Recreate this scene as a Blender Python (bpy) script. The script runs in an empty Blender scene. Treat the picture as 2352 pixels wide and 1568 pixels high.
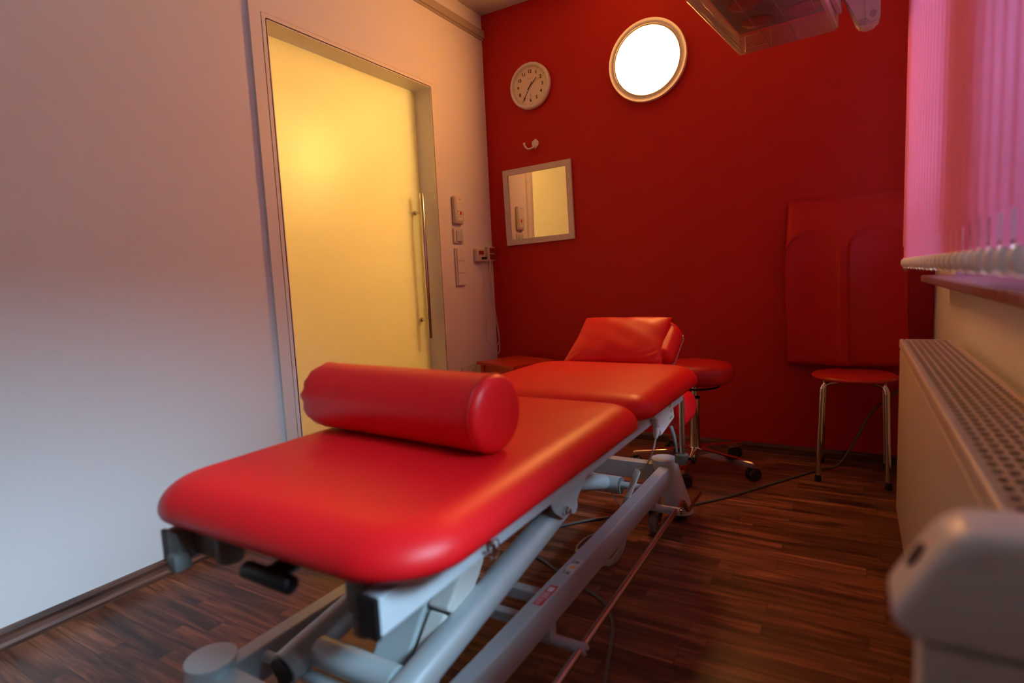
import bpy, bmesh, math, random
from mathutils import Vector, Matrix, Quaternion
random.seed(7)
PI = math.pi
scn = bpy.context.scene
COL = scn.collection
R = math.radians
X_R = 2.352      # right wall
Y_B = 3.207      # red wall
Y_F = -3.6       # wall behind the camera
Z_C = 2.618      # ceiling

# ------------------------------------------------------------------ materials
MATS = {}
def mat(name, color, rough=.5, metal=0., bump=None, spec=.5, coat=0., var=None, sheen=0.):
    """principled material with procedural colour variation and bump"""
    m = bpy.data.materials.new(name); m.use_nodes = True
    nt = m.node_tree; b = nt.nodes['Principled BSDF']
    b.inputs['Base Color'].default_value = (*color, 1)
    b.inputs['Roughness'].default_value = rough
    b.inputs['Metallic'].default_value = metal
    b.inputs['Specular IOR Level'].default_value = spec
    b.inputs['Coat Weight'].default_value = coat
    tc = nt.nodes.new('ShaderNodeTexCoord')
    if var:
        sc, amt = var
        n = nt.nodes.new('ShaderNodeTexNoise'); n.inputs['Scale'].default_value = sc
        n.inputs['Detail'].default_value = 4
        nt.links.new(tc.outputs['Object'], n.inputs['Vector'])
        mx = nt.nodes.new('ShaderNodeMix'); mx.data_type = 'RGBA'
        mx.inputs[6].default_value = (*[c*(1-amt) for c in color], 1)
        mx.inputs[7].default_value = (*[min(1, c*(1+amt)) for c in color], 1)
        nt.links.new(n.outputs['Fac'], mx.inputs[0])
        nt.links.new(mx.outputs[2], b.inputs['Base Color'])
    if bump:
        sc, st = bump
        n = nt.nodes.new('ShaderNodeTexNoise'); n.inputs['Scale'].default_value = sc
        n.inputs['Detail'].default_value = 5
        nt.links.new(tc.outputs['Object'], n.inputs['Vector'])
        bp = nt.nodes.new('ShaderNodeBump'); bp.inputs['Strength'].default_value = st
        bp.inputs['Distance'].default_value = .002
        nt.links.new(n.outputs['Fac'], bp.inputs['Height'])
        nt.links.new(bp.outputs['Normal'], b.inputs['Normal'])
    MATS[name] = m
    return m

mat('white_wall', (.78, .76, .745), .75, bump=(220, .25), var=(1.2, .015), spec=.3)
mat('ceiling_paint', (.55, .53, .51), .9, bump=(300, .5), spec=.2)
mat('grey_wall', (.22, .21, .20), .8, bump=(200, .2))
mat('red_wall', (.48, .007, .004), .62, bump=(200, .3), var=(3, .05), spec=.35)
mat('door_trim', (.78, .745, .70), .35, bump=(60, .05), var=(4, .02))
mat('rail_paint', (.42, .36, .32), .45, bump=(80, .1))
mat('vinyl_red', (.80, .007, .011), .42, bump=(420, .10), var=(6, .04), spec=.36)
mat('vinyl_dark_red', (.48, .007, .006), .45, bump=(420, .12), var=(6, .05), spec=.3)
mat('silver_paint', (.56, .60, .62), .36, metal=.25, bump=(600, .05), spec=.5)
mat('white_steel', (.60, .61, .65), .42, bump=(600, .05))
mat('chrome', (.72, .71, .70), .12, metal=1.)
mat('steel', (.62, .58, .54), .25, metal=1., bump=(400, .05))
mat('black_plastic', (.012, .012, .013), .45, bump=(300, .08))
mat('grey_plastic', (.17, .165, .16), .5, bump=(300, .08))
mat('light_grey_plastic', (.50, .54, .55), .45, bump=(300, .05))
mat('white_plastic', (.76, .74, .70), .35, bump=(300, .04))
mat('pale_plastic', (.62, .56, .50), .42, bump=(300, .04))
mat('radiator_enamel', (.62, .52, .44), .38, bump=(150, .04), var=(5, .02))
mat('radiator_inside', (.05, .04, .035), .8)
mat('sill_stone', (.30, .17, .13), .35, var=(30, .12), bump=(90, .1))
mat('window_frame_paint', (.62, .58, .54), .5, bump=(80, .05))
mat('clock_face', (.80, .72, .60), .6)
mat('ink', (.015, .012, .010), .6)
mat('red_mark', (.55, .02, .02), .5)
mat('dark_red_socket', (.28, .012, .012), .4)
mat('mirror_glass', (.92, .92, .90), .015, metal=1.)
mat('mirror_frame', (.70, .62, .56), .45, bump=(120, .08))
mat('cable_grey', (.13, .13, .125), .5)
mat('cable_white', (.66, .62, .56), .5)
mat('table_lacquer', (.55, .045, .012), .28, bump=(60, .05), var=(4, .06))
mat('stool_wood_red', (.50, .018, .012), .35, var=(5, .05))
mat('bulb_glass_red', (.30, .008, .008), .12, coat=.6)
mat('lamp_body_grey', (.13, .10, .10), .45, metal=.4)
mat('wire_metal', (.45, .37, .29), .35, metal=.9)
mat('rubber', (.02, .02, .02), .7)
mat('castor_grey', (.20, .20, .20), .5)
mat('label_white', (.80, .80, .80), .4)
mat('label_yellow', (.85, .52, .03), .4)
mat('label_red', (.65, .03, .05), .4)
mat('green_mark', (.25, .45, .08), .5)
mat('hall_wall', (.70, .50, .20), .8, bump=(200, .2))
mat('facade', (.045, .04, .04), .9, var=(1, .1))
mat('outside_ground', (.05, .05, .045), .9, var=(1, .1))
mat('knob_white', (.85, .86, .86), .4)
mat('chain_brown', (.40, .26, .16), .45)

def emissive(name, color, strength):
    m = bpy.data.materials.new(name); m.use_nodes = True
    nt = m.node_tree; nt.nodes.clear()
    e = nt.nodes.new('ShaderNodeEmission'); o = nt.nodes.new('ShaderNodeOutputMaterial')
    e.inputs[0].default_value = (*color, 1); e.inputs[1].default_value = strength
    nt.links.new(e.outputs[0], o.inputs[0]); MATS[name] = m
emissive('lamp_diffuser', (1, .42, .11), 78)
emissive('hall_lamp_glow', (1, .90, .64), 150)

def frosted():
    m = bpy.data.materials.new('frosted_glass'); m.use_nodes = True
    nt = m.node_tree; nt.nodes.clear(); N = nt.nodes.new; L = nt.links.new
    o = N('ShaderNodeOutputMaterial')
    t = N('ShaderNodeBsdfTranslucent'); t.inputs[0].default_value = (.97, .86, .55, 1)
    d = N('ShaderNodeBsdfDiffuse'); d.inputs[0].default_value = (.80, .76, .52, 1)
    g = N('ShaderNodeBsdfGlossy'); g.inputs[0].default_value = (1, 1, 1, 1); g.inputs[1].default_value = .35
    n = N('ShaderNodeTexNoise'); n.inputs['Scale'].default_value = 900
    tc = N('ShaderNodeTexCoord'); L(tc.outputs['Object'], n.inputs['Vector'])
    bp = N('ShaderNodeBump'); bp.inputs['Strength'].default_value = .08; L(n.outputs['Fac'], bp.inputs['Height'])
    L(bp.outputs[0], g.inputs['Normal'])
    rf = N('ShaderNodeBsdfRefraction'); rf.inputs['Color'].default_value = (.95, .84, .50, 1); rf.inputs['Roughness'].default_value = 1.0; rf.inputs['IOR'].default_value = 1.12
    m0 = N('ShaderNodeMixShader'); m0.inputs[0].default_value = .38
    L(t.outputs[0], m0.inputs[1]); L(rf.outputs[0], m0.inputs[2])
    m1 = N('ShaderNodeMixShader'); m1.inputs[0].default_value = .40
    L(m0.outputs[0], m1.inputs[1]); L(d.outputs[0], m1.inputs[2])
    fr = N('ShaderNodeFresnel'); fr.inputs[0].default_value = 1.3
    m2 = N('ShaderNodeMixShader'); L(fr.outputs[0], m2.inputs[0])
    L(m1.outputs[0], m2.inputs[1]); L(g.outputs[0], m2.inputs[2]); L(m2.outputs[0], o.inputs[0])
    MATS['frosted_glass'] = m
frosted()

def window_glass():
    m = bpy.data.materials.new('window_glass'); m.use_nodes = True
    nt = m.node_tree; nt.nodes.clear(); N = nt.nodes.new; L = nt.links.new
    o = N('ShaderNodeOutputMaterial'); t = N('ShaderNodeBsdfTransparent'); t.inputs[0].default_value = (.93, .96, .96, 1)
    g = N('ShaderNodeBsdfGlossy'); g.inputs[1].default_value = .02
    fr = N('ShaderNodeFresnel'); fr.inputs[0].default_value = 1.45
    n = N('ShaderNodeTexNoise'); n.inputs['Scale'].default_value = 2
    bp = N('ShaderNodeBump'); bp.inputs['Strength'].default_value = .01; L(n.outputs['Fac'], bp.inputs['Height']); L(bp.outputs[0], g.inputs['Normal'])
    m2 = N('ShaderNodeMixShader'); L(fr.outputs[0], m2.inputs[0]); L(t.outputs[0], m2.inputs[1]); L(g.outputs[0], m2.inputs[2]); L(m2.outputs[0], o.inputs[0])
    MATS['window_glass'] = m
window_glass()

def blind_fabric():
    m = bpy.data.materials.new('pink_fabric'); m.use_nodes = True
    nt = m.node_tree; nt.nodes.clear(); N = nt.nodes.new; L = nt.links.new
    o = N('ShaderNodeOutputMaterial')
    tc = N('ShaderNodeTexCoord'); w = N('ShaderNodeTexNoise'); w.inputs['Scale'].default_value = 260
    mp = N('ShaderNodeMapping'); mp.inputs['Scale'].default_value = (1, 1, .15)
    L(tc.outputs['Object'], mp.inputs[0]); L(mp.outputs[0], w.inputs['Vector'])
    mx = N('ShaderNodeMix'); mx.data_type = 'RGBA'
    mx.inputs[6].default_value = (.88, .24, .50, 1); mx.inputs[7].default_value = (.94, .30, .58, 1)
    L(w.outputs['Fac'], mx.inputs[0])
    t = N('ShaderNodeBsdfTranslucent'); d = N('ShaderNodeBsdfDiffuse')
    L(mx.outputs[2], t.inputs[0]); L(mx.outputs[2], d.inputs[0])
    m1 = N('ShaderNodeMixShader'); m1.inputs[0].default_value = .88
    L(t.outputs[0], m1.inputs[1]); L(d.outputs[0], m1.inputs[2]); L(m1.outputs[0], o.inputs[0])
    MATS['pink_fabric'] = m
blind_fabric()

def wood_floor():
    m = bpy.data.materials.new('walnut_laminate'); m.use_nodes = True
    nt = m.node_tree; N = nt.nodes.new; L = nt.links.new
    b = nt.nodes['Principled BSDF']
    tc = N('ShaderNodeTexCoord')
    br = N('ShaderNodeTexBrick')
    br.inputs['Scale'].default_value = 1.0
    br.inputs['Brick Width'].default_value = .46; br.inputs['Row Height'].default_value = .066
    br.inputs['Mortar Size'].default_value = .0008; br.inputs['Mortar Smooth'].default_value = .3
    br.inputs['Bias'].default_value = 0
    br.offset = .37; br.offset_frequency = 2; br.squash = 1.25; br.squash_frequency = 3
    br.inputs['Color1'].default_value = (0, 0, 0, 1); br.inputs['Color2'].default_value = (1, 1, 1, 1)
    br.inputs['Mortar'].default_value = (.0, .0, .0, 1)
    L(tc.outputs['Object'], br.inputs['Vector'])
    # per-strip offset of the grain
    sep = N('ShaderNodeSeparateXYZ'); L(tc.outputs['Object'], sep.inputs[0])
    ml = N('ShaderNodeMath'); ml.operation = 'MULTIPLY'; ml.inputs[1].default_value = 37.
    L(br.outputs['Color'], ml.inputs[0])
    cmb = N('ShaderNodeCombineXYZ')
    sx = N('ShaderNodeMath'); sx.operation = 'MULTIPLY'; sx.inputs[1].default_value = 1.6; L(sep.outputs[0], sx.inputs[0])
    sy = N('ShaderNodeMath'); sy.operation = 'MULTIPLY'; sy.inputs[1].default_value = 17.; L(sep.outputs[1], sy.inputs[0])
    L(sx.outputs[0], cmb.inputs[0]); L(sy.outputs[0], cmb.inputs[1]); L(ml.outputs[0], cmb.inputs[2])
    n1 = N('ShaderNodeTexNoise'); n1.inputs['Scale'].default_value = 1.3; n1.inputs['Detail'].default_value = 6
    n1.inputs['Roughness'].default_value = .6; n1.inputs['Distortion'].default_value = 1.1
    L(cmb.outputs[0], n1.inputs['Vector'])
    cmb2 = N('ShaderNodeVectorMath'); cmb2.operation = 'MULTIPLY'; cmb2.inputs[1].default_value = (1.5, 5.5, 1)
    L(cmb.outputs[0], cmb2.inputs[0])
    n2 = N('ShaderNodeTexNoise'); n2.inputs['Scale'].default_value = 2.2; n2.inputs['Detail'].default_value = 4
    L(cmb2.outputs[0], n2.inputs['Vector'])
    cr = N('ShaderNodeValToRGB'); cr.color_ramp.elements[0].position = .34; cr.color_ramp.elements[0].color = (.055, .021, .013, 1)
    cr.color_ramp.elements[1].position = .70; cr.color_ramp.elements[1].color = (.44, .175, .085, 1)
    e = cr.color_ramp.elements.new(.5); e.color = (.21, .078, .042, 1)
    L(n1.outputs['Fac'], cr.inputs[0])
    mx = N('ShaderNodeMix'); mx.data_type = 'RGBA'; mx.blend_type = 'MULTIPLY'; mx.inputs[0].default_value = .5
    cr2 = N('ShaderNodeValToRGB'); cr2.color_ramp.elements[0].position = .4; cr2.color_ramp.elements[0].color = (.42, .36, .34, 1); cr2.color_ramp.elements[1].position = .6
    L(n2.outputs['Fac'], cr2.inputs[0]); L(cr.outputs[0], mx.inputs[6]); L(cr2.outputs[0], mx.inputs[7])
    # per-strip tone
    mr = N('ShaderNodeMapRange'); mr.inputs[3].default_value = .68; mr.inputs[4].default_value = 1.30
    L(br.outputs['Color'], mr.inputs[0])
    mx2 = N('ShaderNodeMix'); mx2.data_type = 'RGBA'; mx2.blend_type = 'MULTIPLY'; mx2.inputs[0].default_value = 1
    L(mx.outputs[2], mx2.inputs[6]); L(mr.outputs[0], mx2.inputs[7])
    mx3 = N('ShaderNodeMix'); mx3.data_type = 'RGBA'; L(br.outputs['Fac'], mx3.inputs[0])
    L(mx2.outputs[2], mx3.inputs[6]); mx3.inputs[7].default_value = (.03, .012, .008, 1)
    L(mx3.outputs[2], b.inputs['Base Color'])
    b.inputs['Roughness'].default_value = .36; b.inputs['Specular IOR Level'].default_value = .45
    bp = N('ShaderNodeBump'); bp.inputs['Strength'].default_value = .12; bp.inputs['Distance'].default_value = .001
    L(n1.outputs['Fac'], bp.inputs['Height']); L(bp.outputs[0], b.inputs['Normal'])
    MATS['walnut_laminate'] = m
wood_floor()

def skirt_wood():
    m = bpy.data.materials.new('walnut_skirting'); m.use_nodes = True
    nt = m.node_tree; N = nt.nodes.new; L = nt.links.new; b = nt.nodes['Principled BSDF']
    tc = N('ShaderNodeTexCoord'); mp = N('ShaderNodeMapping'); mp.inputs['Scale'].default_value = (3, 3, 60)
    n = N('ShaderNodeTexNoise'); n.inputs['Scale'].default_value = 1.2; n.inputs['Detail'].default_value = 5
    L(tc.outputs['Object'], mp.inputs[0]); L(mp.outputs[0], n.inputs['Vector'])
    cr = N('ShaderNodeValToRGB'); cr.color_ramp.elements[0].position = .35; cr.color_ramp.elements[0].color = (.05, .020, .013, 1)
    cr.color_ramp.elements[1].position = .7; cr.color_ramp.elements[1].color = (.19, .08, .05, 1)
    L(n.outputs['Fac'], cr.inputs[0]); L(cr.outputs[0], b.inputs['Base Color']); b.inputs['Roughness'].default_value = .45
    MATS['walnut_skirting'] = m
skirt_wood()

# ------------------------------------------------------------------ mesh helpers
def new(): return bmesh.new()
def obj(name, bm, m, parent=None, smooth=False, angle=None):
    me = bpy.data.meshes.new(name)
    bmesh.ops.recalc_face_normals(bm, faces=bm.faces[:])
    bm.to_mesh(me); bm.free()
    ms = m if isinstance(m, (list, tuple)) else [m]
    for k in ms: me.materials.append(MATS[k])
    if smooth or angle:
        me.polygons.foreach_set('use_smooth', [True]*len(me.polygons))
    if angle:
        me.set_sharp_from_angle(angle=R(angle))
    o = bpy.data.objects.new(name, me); COL.objects.link(o)
    if parent: 
        o.parent = parent
        o.matrix_parent_inverse = Matrix.Translation(-Vector(world_loc(parent)))
    return o
def world_loc(o):
    # all things sit unrotated in the world; meshes keep world coordinates
    v = Vector(o.location)
    if o.parent: v = o.matrix_parent_inverse @ v + Vector(world_loc(o.parent))
    return v
def thing(name, label, cat, loc=(0, 0, 0), group=None):
    o = bpy.data.objects.new(name, None); COL.objects.link(o)
    o.location = loc; o.empty_display_size = .1
    o['label'] = label; o['category'] = cat
    if group: o['group'] = group
    return o
def tag(o, label, cat, group=None):
    o['label'] = label; o['category'] = cat
    if group: o['group'] = group
    return o
def struct(name, bm, m, parent=None, **k):
    o = obj(name, bm, m, parent, **k)
    if not parent: o['kind'] = 'structure'
    return o
def box(bm, x0, x1, y0, y1, z0, z1, bev=0, seg=2, mi=0, M=None):
    vs = [bm.verts.new((x, y, z)) for x in (x0, x1) for y in (y0, y1) for z in (z0, z1)]
    fs = []
    for q in ((0, 1, 3, 2), (4, 6, 7, 5), (0, 4, 5, 1), (2, 3, 7, 6), (0, 2, 6, 4), (1, 5, 7, 3)):
        f = bm.faces.new([vs[i] for i in q]); f.material_index = mi; fs.append(f)
    if bev:
        es = list({e for f in fs for e in f.edges})
        r = bmesh.ops.bevel(bm, geom=es, offset=bev, segments=seg, profile=.5, affect='EDGES', clamp_overlap=True)
        vs = list({v for f in r['faces'] for v in f.verts} | {v for v in vs if v.is_valid})
        for f in r['faces']: f.material_index = mi
    if M is not None:
        for v in vs: v.co = M @ v.co
    return vs
def tube(bm, pts, r, seg=12, cap=True, mi=0, closed=False):
    pts = [Vector(p) for p in pts]; n = len(pts)
    rs = r if isinstance(r, (list, tuple)) else [r]*n
    T = []
    for i in range(n):
        if closed: a, b = pts[(i-1) % n], pts[(i+1) % n]
        else: a, b = pts[max(0, i-1)], pts[min(n-1, i+1)]
        T.append((b-a).normalized())
    up = Vector((0, 0, 1)) if abs(T[0].z) < .9 else Vector((1, 0, 0))
    nrm = (up - T[0]*up.dot(T[0])).normalized()
    rings = []
    for i in range(n):
        if i:
            q = T[i-1].rotation_difference(T[i]); nrm = (q @ nrm); nrm = (nrm - T[i]*nrm.dot(T[i])).normalized()
        bn = T[i].cross(nrm)
        rings.append([bm.verts.new(pts[i] + rs[i]*(math.cos(2*PI*k/seg)*nrm + math.sin(2*PI*k/seg)*bn)) for k in range(seg)])
    m = n if closed else n-1
    for i in range(m):
        a, b = rings[i], rings[(i+1) % n]
        for k in range(seg):
            f = bm.faces.new((a[k], a[(k+1) % seg], b[(k+1) % seg], b[k])); f.material_index = mi
    if cap and not closed:
        bm.faces.new(rings[0][::-1]).material_index = mi; bm.faces.new(rings[-1]).material_index = mi
def curve_pts(P, n=10):
    """Catmull-Rom through P"""
    P = [Vector(p) for p in P]; out = []
    Q = [2*P[0]-P[1]] + P + [2*P[-1]-P[-2]]
    for i in range(1, len(Q)-2):
        for k in range(n):
            t = k/n; a, b, c, d = Q[i-1:i+3]
            out.append(.5*((2*b) + (c-a)*t + (2*a-5*b+4*c-d)*t*t + (3*b-a-3*c+d)*t**3))
    out.append(P[-1]); return out
def lathe(bm, prof, M=None, seg=32, mi=0, capends=True):
    """prof = (radius, height) about local z; M = 4x4"""
    M = M or Matrix.Identity(4); rings = []
    for r, h in prof:
        if r < 1e-6: rings.append([bm.verts.new(M @ Vector((0, 0, h)))])
        else: rings.append([bm.verts.new(M @ Vector((r*math.cos(2*PI*k/seg), r*math.sin(2*PI*k/seg), h))) for k in range(seg)])
    for a, b in zip(rings, rings[1:]):
        for k in range(seg):
            k2 = (k+1) % seg
            if len(a) == 1 and len(b) == 1: continue
            if len(a) == 1: f = bm.faces.new((a[0], b[k], b[k2]))
            elif len(b) == 1: f = bm.faces.new((a[k], a[k2], b[0]))
            else: f = bm.faces.new((a[k], a[k2], b[k2], b[k]))
            f.material_index = mi
    if capends:
        if len(rings[0]) > 1: bm.faces.new(rings[0][::-1]).material_index = mi
        if len(rings[-1]) > 1: bm.faces.new(rings[-1]).material_index = mi
def at(x, y, z, rx=0, ry=0, rz=0):
    return Matrix.Translation((x, y, z)) @ Matrix.Rotation(rz, 4, 'Z') @ Matrix.Rotation(ry, 4, 'Y') @ Matrix.Rotation(rx, 4, 'X')
def extrude_poly(bm, poly, off, mi=0):
    """poly: list of 3-D points, off: extrusion vector"""
    a = [bm.verts.new(Vector(p)) for p in poly]; b = [bm.verts.new(Vector(p)+Vector(off)) for p in poly]
    bm.faces.new(a[::-1]).material_index = mi; bm.faces.new(b).material_index = mi
    n = len(a)
    for i in range(n): bm.faces.new((a[i], a[(i+1) % n], b[(i+1) % n], b[i])).material_index = mi
def rrect(x0, x1, y0, y1, rad, n=8):
    """rounded rectangle outline, rad = 4 corner radii (x0y0, x1y0, x1y1, x0y1)"""
    if not isinstance(rad, (list, tuple)): rad = [rad]*4
    out = []
    for (cx, cy, sx, sy, a0), r in zip(((x0, y0, 1, 1, PI), (x1, y0, -1, 1, 1.5*PI), (x1, y1, -1, -1, 0), (x0, y1, 1, -1, .5*PI)), rad):
        for k in range(n+1):
            a = a0 + .5*PI*k/n
            out.append((cx+sx*r+r*math.cos(a), cy+sy*r+r*math.sin(a)))
    return out
def slab(bm, x0, x1, y0, y1, z0, z1, rad, rt=.035, rb=.02, ht=None, dome=.004, M=None, n=12, mi=0):
    """upholstered pad: rounded plan, rolled edges, slightly domed top"""
    ht = ht or (z1-z0)*.62
    prof = []
    for k in range(5): a = .5*PI*k/4; prof.append((rb*(1-math.sin(a)), z0 + (z1-z0-ht)*(1-math.cos(a))))
    for k in range(1, 13): a = .5*PI*k/12; prof.append((rt*(1-math.cos(a)), z1-ht + ht*math.sin(a)))
    rings = []
    if not isinstance(rad, (list, tuple)): rad = [rad]*4
    for off, z in prof:
        rr = [max(.004, r-off) for r in rad]
        rings.append([(x, y, z) for x, y in rrect(x0+off, x1-off, y0+off, y1-off, rr, n)])
    for f in (.7, .4, .15):
        o2 = prof[-1]; cx, cy = (x0+x1)/2, (y0+y1)/2
        rings.append([(cx+(x-cx)*f, cy+(y-cy)*f, z1+dome*(1-f*f)) for x, y, _ in rings[len(prof)-1]])
    V = [[bm.verts.new(M @ Vector(p) if M else Vector(p)) for p in r] for r in rings]
    N = len(V[0])
    for a, b in zip(V, V[1:]):
        for k in range(N): bm.faces.new((a[k], a[(k+1) % N], b[(k+1) % N], b[k])).material_index = mi
    bm.faces.new(V[0][::-1]).material_index = mi; bm.faces.new(V[-1]).material_index = mi
def text_bm(bm, s, size, M, depth=.0006, mi=0, bold=True):
    cu = bpy.data.curves.new('t', 'FONT'); cu.body = s; cu.size = size; cu.extrude = depth
    cu.align_x = 'CENTER'; cu.align_y = 'CENTER'; cu.resolution_u = 3
    if bold: cu.offset = size*.018
    o = bpy.data.objects.new('t', cu); COL.objects.link(o)
    dg = bpy.context.evaluated_depsgraph_get(); dg.update()
    me = bpy.data.meshes.new_from_object(o.evaluated_get(dg))
    n0 = len(bm.verts); f0 = len(bm.faces)
    bm.from_mesh(me); bm.verts.ensure_lookup_table(); bm.faces.ensure_lookup_table()
    for v in bm.verts[n0:]: v.co = M @ v.co
    for f in bm.faces[f0:]: f.material_index = mi
    bpy.data.objects.remove(o); bpy.data.curves.remove(cu); bpy.data.meshes.remove(me)

# ================================================================== ROOM
bm = new(); box(bm, -.22, X_R+.12, Y_F-.1, Y_B+.1, -.12, 0); struct('floor', bm, 'walnut_laminate')
bm = new(); box(bm, -.22, X_R+.12, Y_F-.1, Y_B+.1, Z_C, Z_C+.12); struct('ceiling', bm, 'ceiling_paint')
# left wall with the door opening
DY0, DY1, DZ = 1.594, 2.631, 2.04
bm = new()
box(bm, -.22, 0, Y_F-.1, DY0, 0, Z_C); box(bm, -.22, 0, DY1, Y_B, 0, Z_C); box(bm, -.22, 0, DY0, DY1, DZ, Z_C)
struct('wall_left', bm, 'white_wall')
bm = new(); box(bm, -.22, X_R+.12, Y_B, Y_B+.12, 0, Z_C); struct('wall_back', bm, 'red_wall')
bm = new(); box(bm, -.22, X_R+.12, Y_F-.12, Y_F, 0, Z_C); struct('wall_front', bm, 'grey_wall')
# right wall: windows 1 (far), 2 (near)
WT = .12
WIN = ((1.50, 2.58, .90, 2.36), (.02, 1.18, .90, 2.54))
bm = new()
box(bm, X_R, X_R+WT, Y_F-.1, Y_B+.12, 0, .90); box(bm, X_R, X_R+WT, Y_F-.1, Y_B+.12, 2.54, Z_C)
ys = [Y_F-.1]+[v for w in reversed(WIN) for v in w[:2]]+[Y_B+.12]
for a, b in zip(ys[::2], ys[1::2]): box(bm, X_R, X_R+WT, a, b, .90, 2.54)
box(bm, X_R, X_R+WT, 1.50, 2.58, 2.36, 2.54)
struct('wall_right', bm, 'white_wall')
for i, (y0, y1, z0, z1) in enumerate(WIN):
    xf = X_R+.03; fb = .15
    w = bpy.data.objects.new('window_%d' % (i+1), None); COL.objects.link(w); w.location = (xf, (y0+y1)/2, z0); w['kind'] = 'structure'
    bm = new(); f = .065
    box(bm, xf, xf+.06, y0, y0+f, z0, z1, .004); box(bm, xf, xf+.06, y1-f, y1, z0, z1, .004)
    box(bm, xf, xf+.06, y0+f, y1-f, z0, z0+fb, .004); box(bm, xf, xf+.06, y0+f, y1-f, z1-f, z1, .004)
    obj('window_frame', bm, 'window_frame_paint', w)
    bm = new(); box(bm, xf+.028, xf+.034, y0+f, y1-f, z0+fb, z1-f); obj('pane', bm, 'window_glass', w)
# unseen box added between the windows to darken a band of the blind
bm = new(); box(bm, 2.236, X_R-.0005, 1.20, 1.47, .985, Z_C-.001, .004); struct('shade_box', bm, 'white_wall')
# window sill: one stone board along the wall
bm = new(); box(bm, 2.262, X_R+.20, -.40, 2.74, .880, .906, .005); struct('trim_1', bm, 'sill_stone')
# skirtings
def skirting(name, p0, p1, nrm):
    bm = new(); p0 = Vector(p0); p1 = Vector(p1); nv = Vector(nrm)
    prof = [(0, 0), (.020, 0), (.020, .012), (.014, .020), (.011, .034), (.014, .046), (.010, .056), (0, .058)]
    a = [bm.verts.new(p0+nv*d+Vector((0, 0, h))) for d, h in prof]; b = [bm.verts.new(p1+nv*d+Vector((0, 0, h))) for d, h in prof]
    for i in range(len(a)-1): bm.faces.new((a[i], a[i+1], b[i+1], b[i]))
    bm.faces.new(a); bm.faces.new(b[::-1])
    struct(name, bm, 'walnut_skirting')
skirting('baseboard_left', (0, Y_F, 0), (0, 1.522, 0), (1, 0, 0))
skirting('baseboard_left.001', (0, 2.706, 0), (0, Y_B, 0), (1, 0, 0))
def skirt_back(): 
    bm = new(); prof = [(0, 0), (.018, 0), (.018, .030), (.012, .042), (0, .044)]
    a = [bm.verts.new((0.02, Y_B-d, h)) for d, h in prof]; b = [bm.verts.new((X_R, Y_B-d, h)) for d, h in prof]
    for i in range(len(a)-1): bm.faces.new((a[i], a[i+1], b[i+1], b[i]))
    bm.faces.new(a); bm.faces.new(b[::-1]); struct('baseboard_back', bm, 'walnut_skirting')
skirt_back()
skirting('baseboard_right', (X_R, Y_F, 0), (X_R, Y_B-.02, 0), (-1, 0, 0))
# picture rail high on the left wall
bm = new(); box(bm, 0, .024, Y_F, Y_B-.002, 2.476, 2.520, .003); struct('trim_2', bm, 'rail_paint')
bm = new(); box(bm, .0, .010, Y_F, Y_B-.002, 2.466, 2.476); struct('trim_3', bm, 'rail_paint')

# ------------------------------------------------------------------ door in the left wall
door = bpy.data.objects.new('door_1', None); COL.objects.link(door); door.location = (0, 2.11, 0); door['kind'] = 'structure'
# casing: flat outer board, groove, inner board
bm = new()
oy0, oy1, oz = DY0-.074, DY1+.075, DZ+.062; gy0, gy1, gz = DY0-.022, DY1+.022, DZ+.022
for (a0, a1, b0, b1, tt) in ((oy0, oy1, gy0, gy1, .014), (gy0+.002, gy1-.002, DY0, DY1, .016)):
    zt = oz if a0 == oy0 else gz-.002; zb = gz if a0 == oy0 else DZ
    a_ = [(a0, 0), (a0, zt), (a1, zt), (a1, 0)]; b_ = [(b0, 0), (b0, zb), (b1, zb), (b1, 0)]
    for i in range(3):
        q = [a_[i], a_[i+1], b_[i+1], b_[i]]
        extrude_poly(bm, [(0.0005, y, z) for y, z in q], (tt, 0, 0))
obj('casing', bm, 'door_trim', door)
bm = new()
box(bm, -.22, .0165, DY0-.004, DY0+.004, 0, DZ); box(bm, -.22, .0165, DY1-.004, DY1+.004, 0, DZ); box(bm, -.22, .0165, DY0, DY1, DZ-.004, DZ+.004)
obj('jamb', bm, 'door_trim', door)
bm = new(); box(bm, -.108, -.100, DY0+.0045, DY1-.0045, .008, DZ-.0045)
pane = obj('door_panel', bm, 'frosted_glass', door)
for xb, nm in ((-.037, 'door_handle'), (-.171, 'door_handle')):
    bm = new(); lathe(bm, [(.0001, .655), (.011, .655), (.0125, .657), (.0125, 1.463), (.011, 1.465), (.0001, 1.465)], at(xb, 2.562, 0), 20)
    s = 1 if xb > -.1 else -1; gx = -.0995 if s > 0 else -.1085
    for z in (.760, 1.362):
        tube(bm, [(gx, 2.562, z), (gx+s*.010, 2.562, z)], .013, 16); tube(bm, [(gx+s*.010, 2.562, z), (xb, 2.562, z)], .0075, 14)
    obj(nm, bm, 'steel', pane, angle=40)
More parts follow.
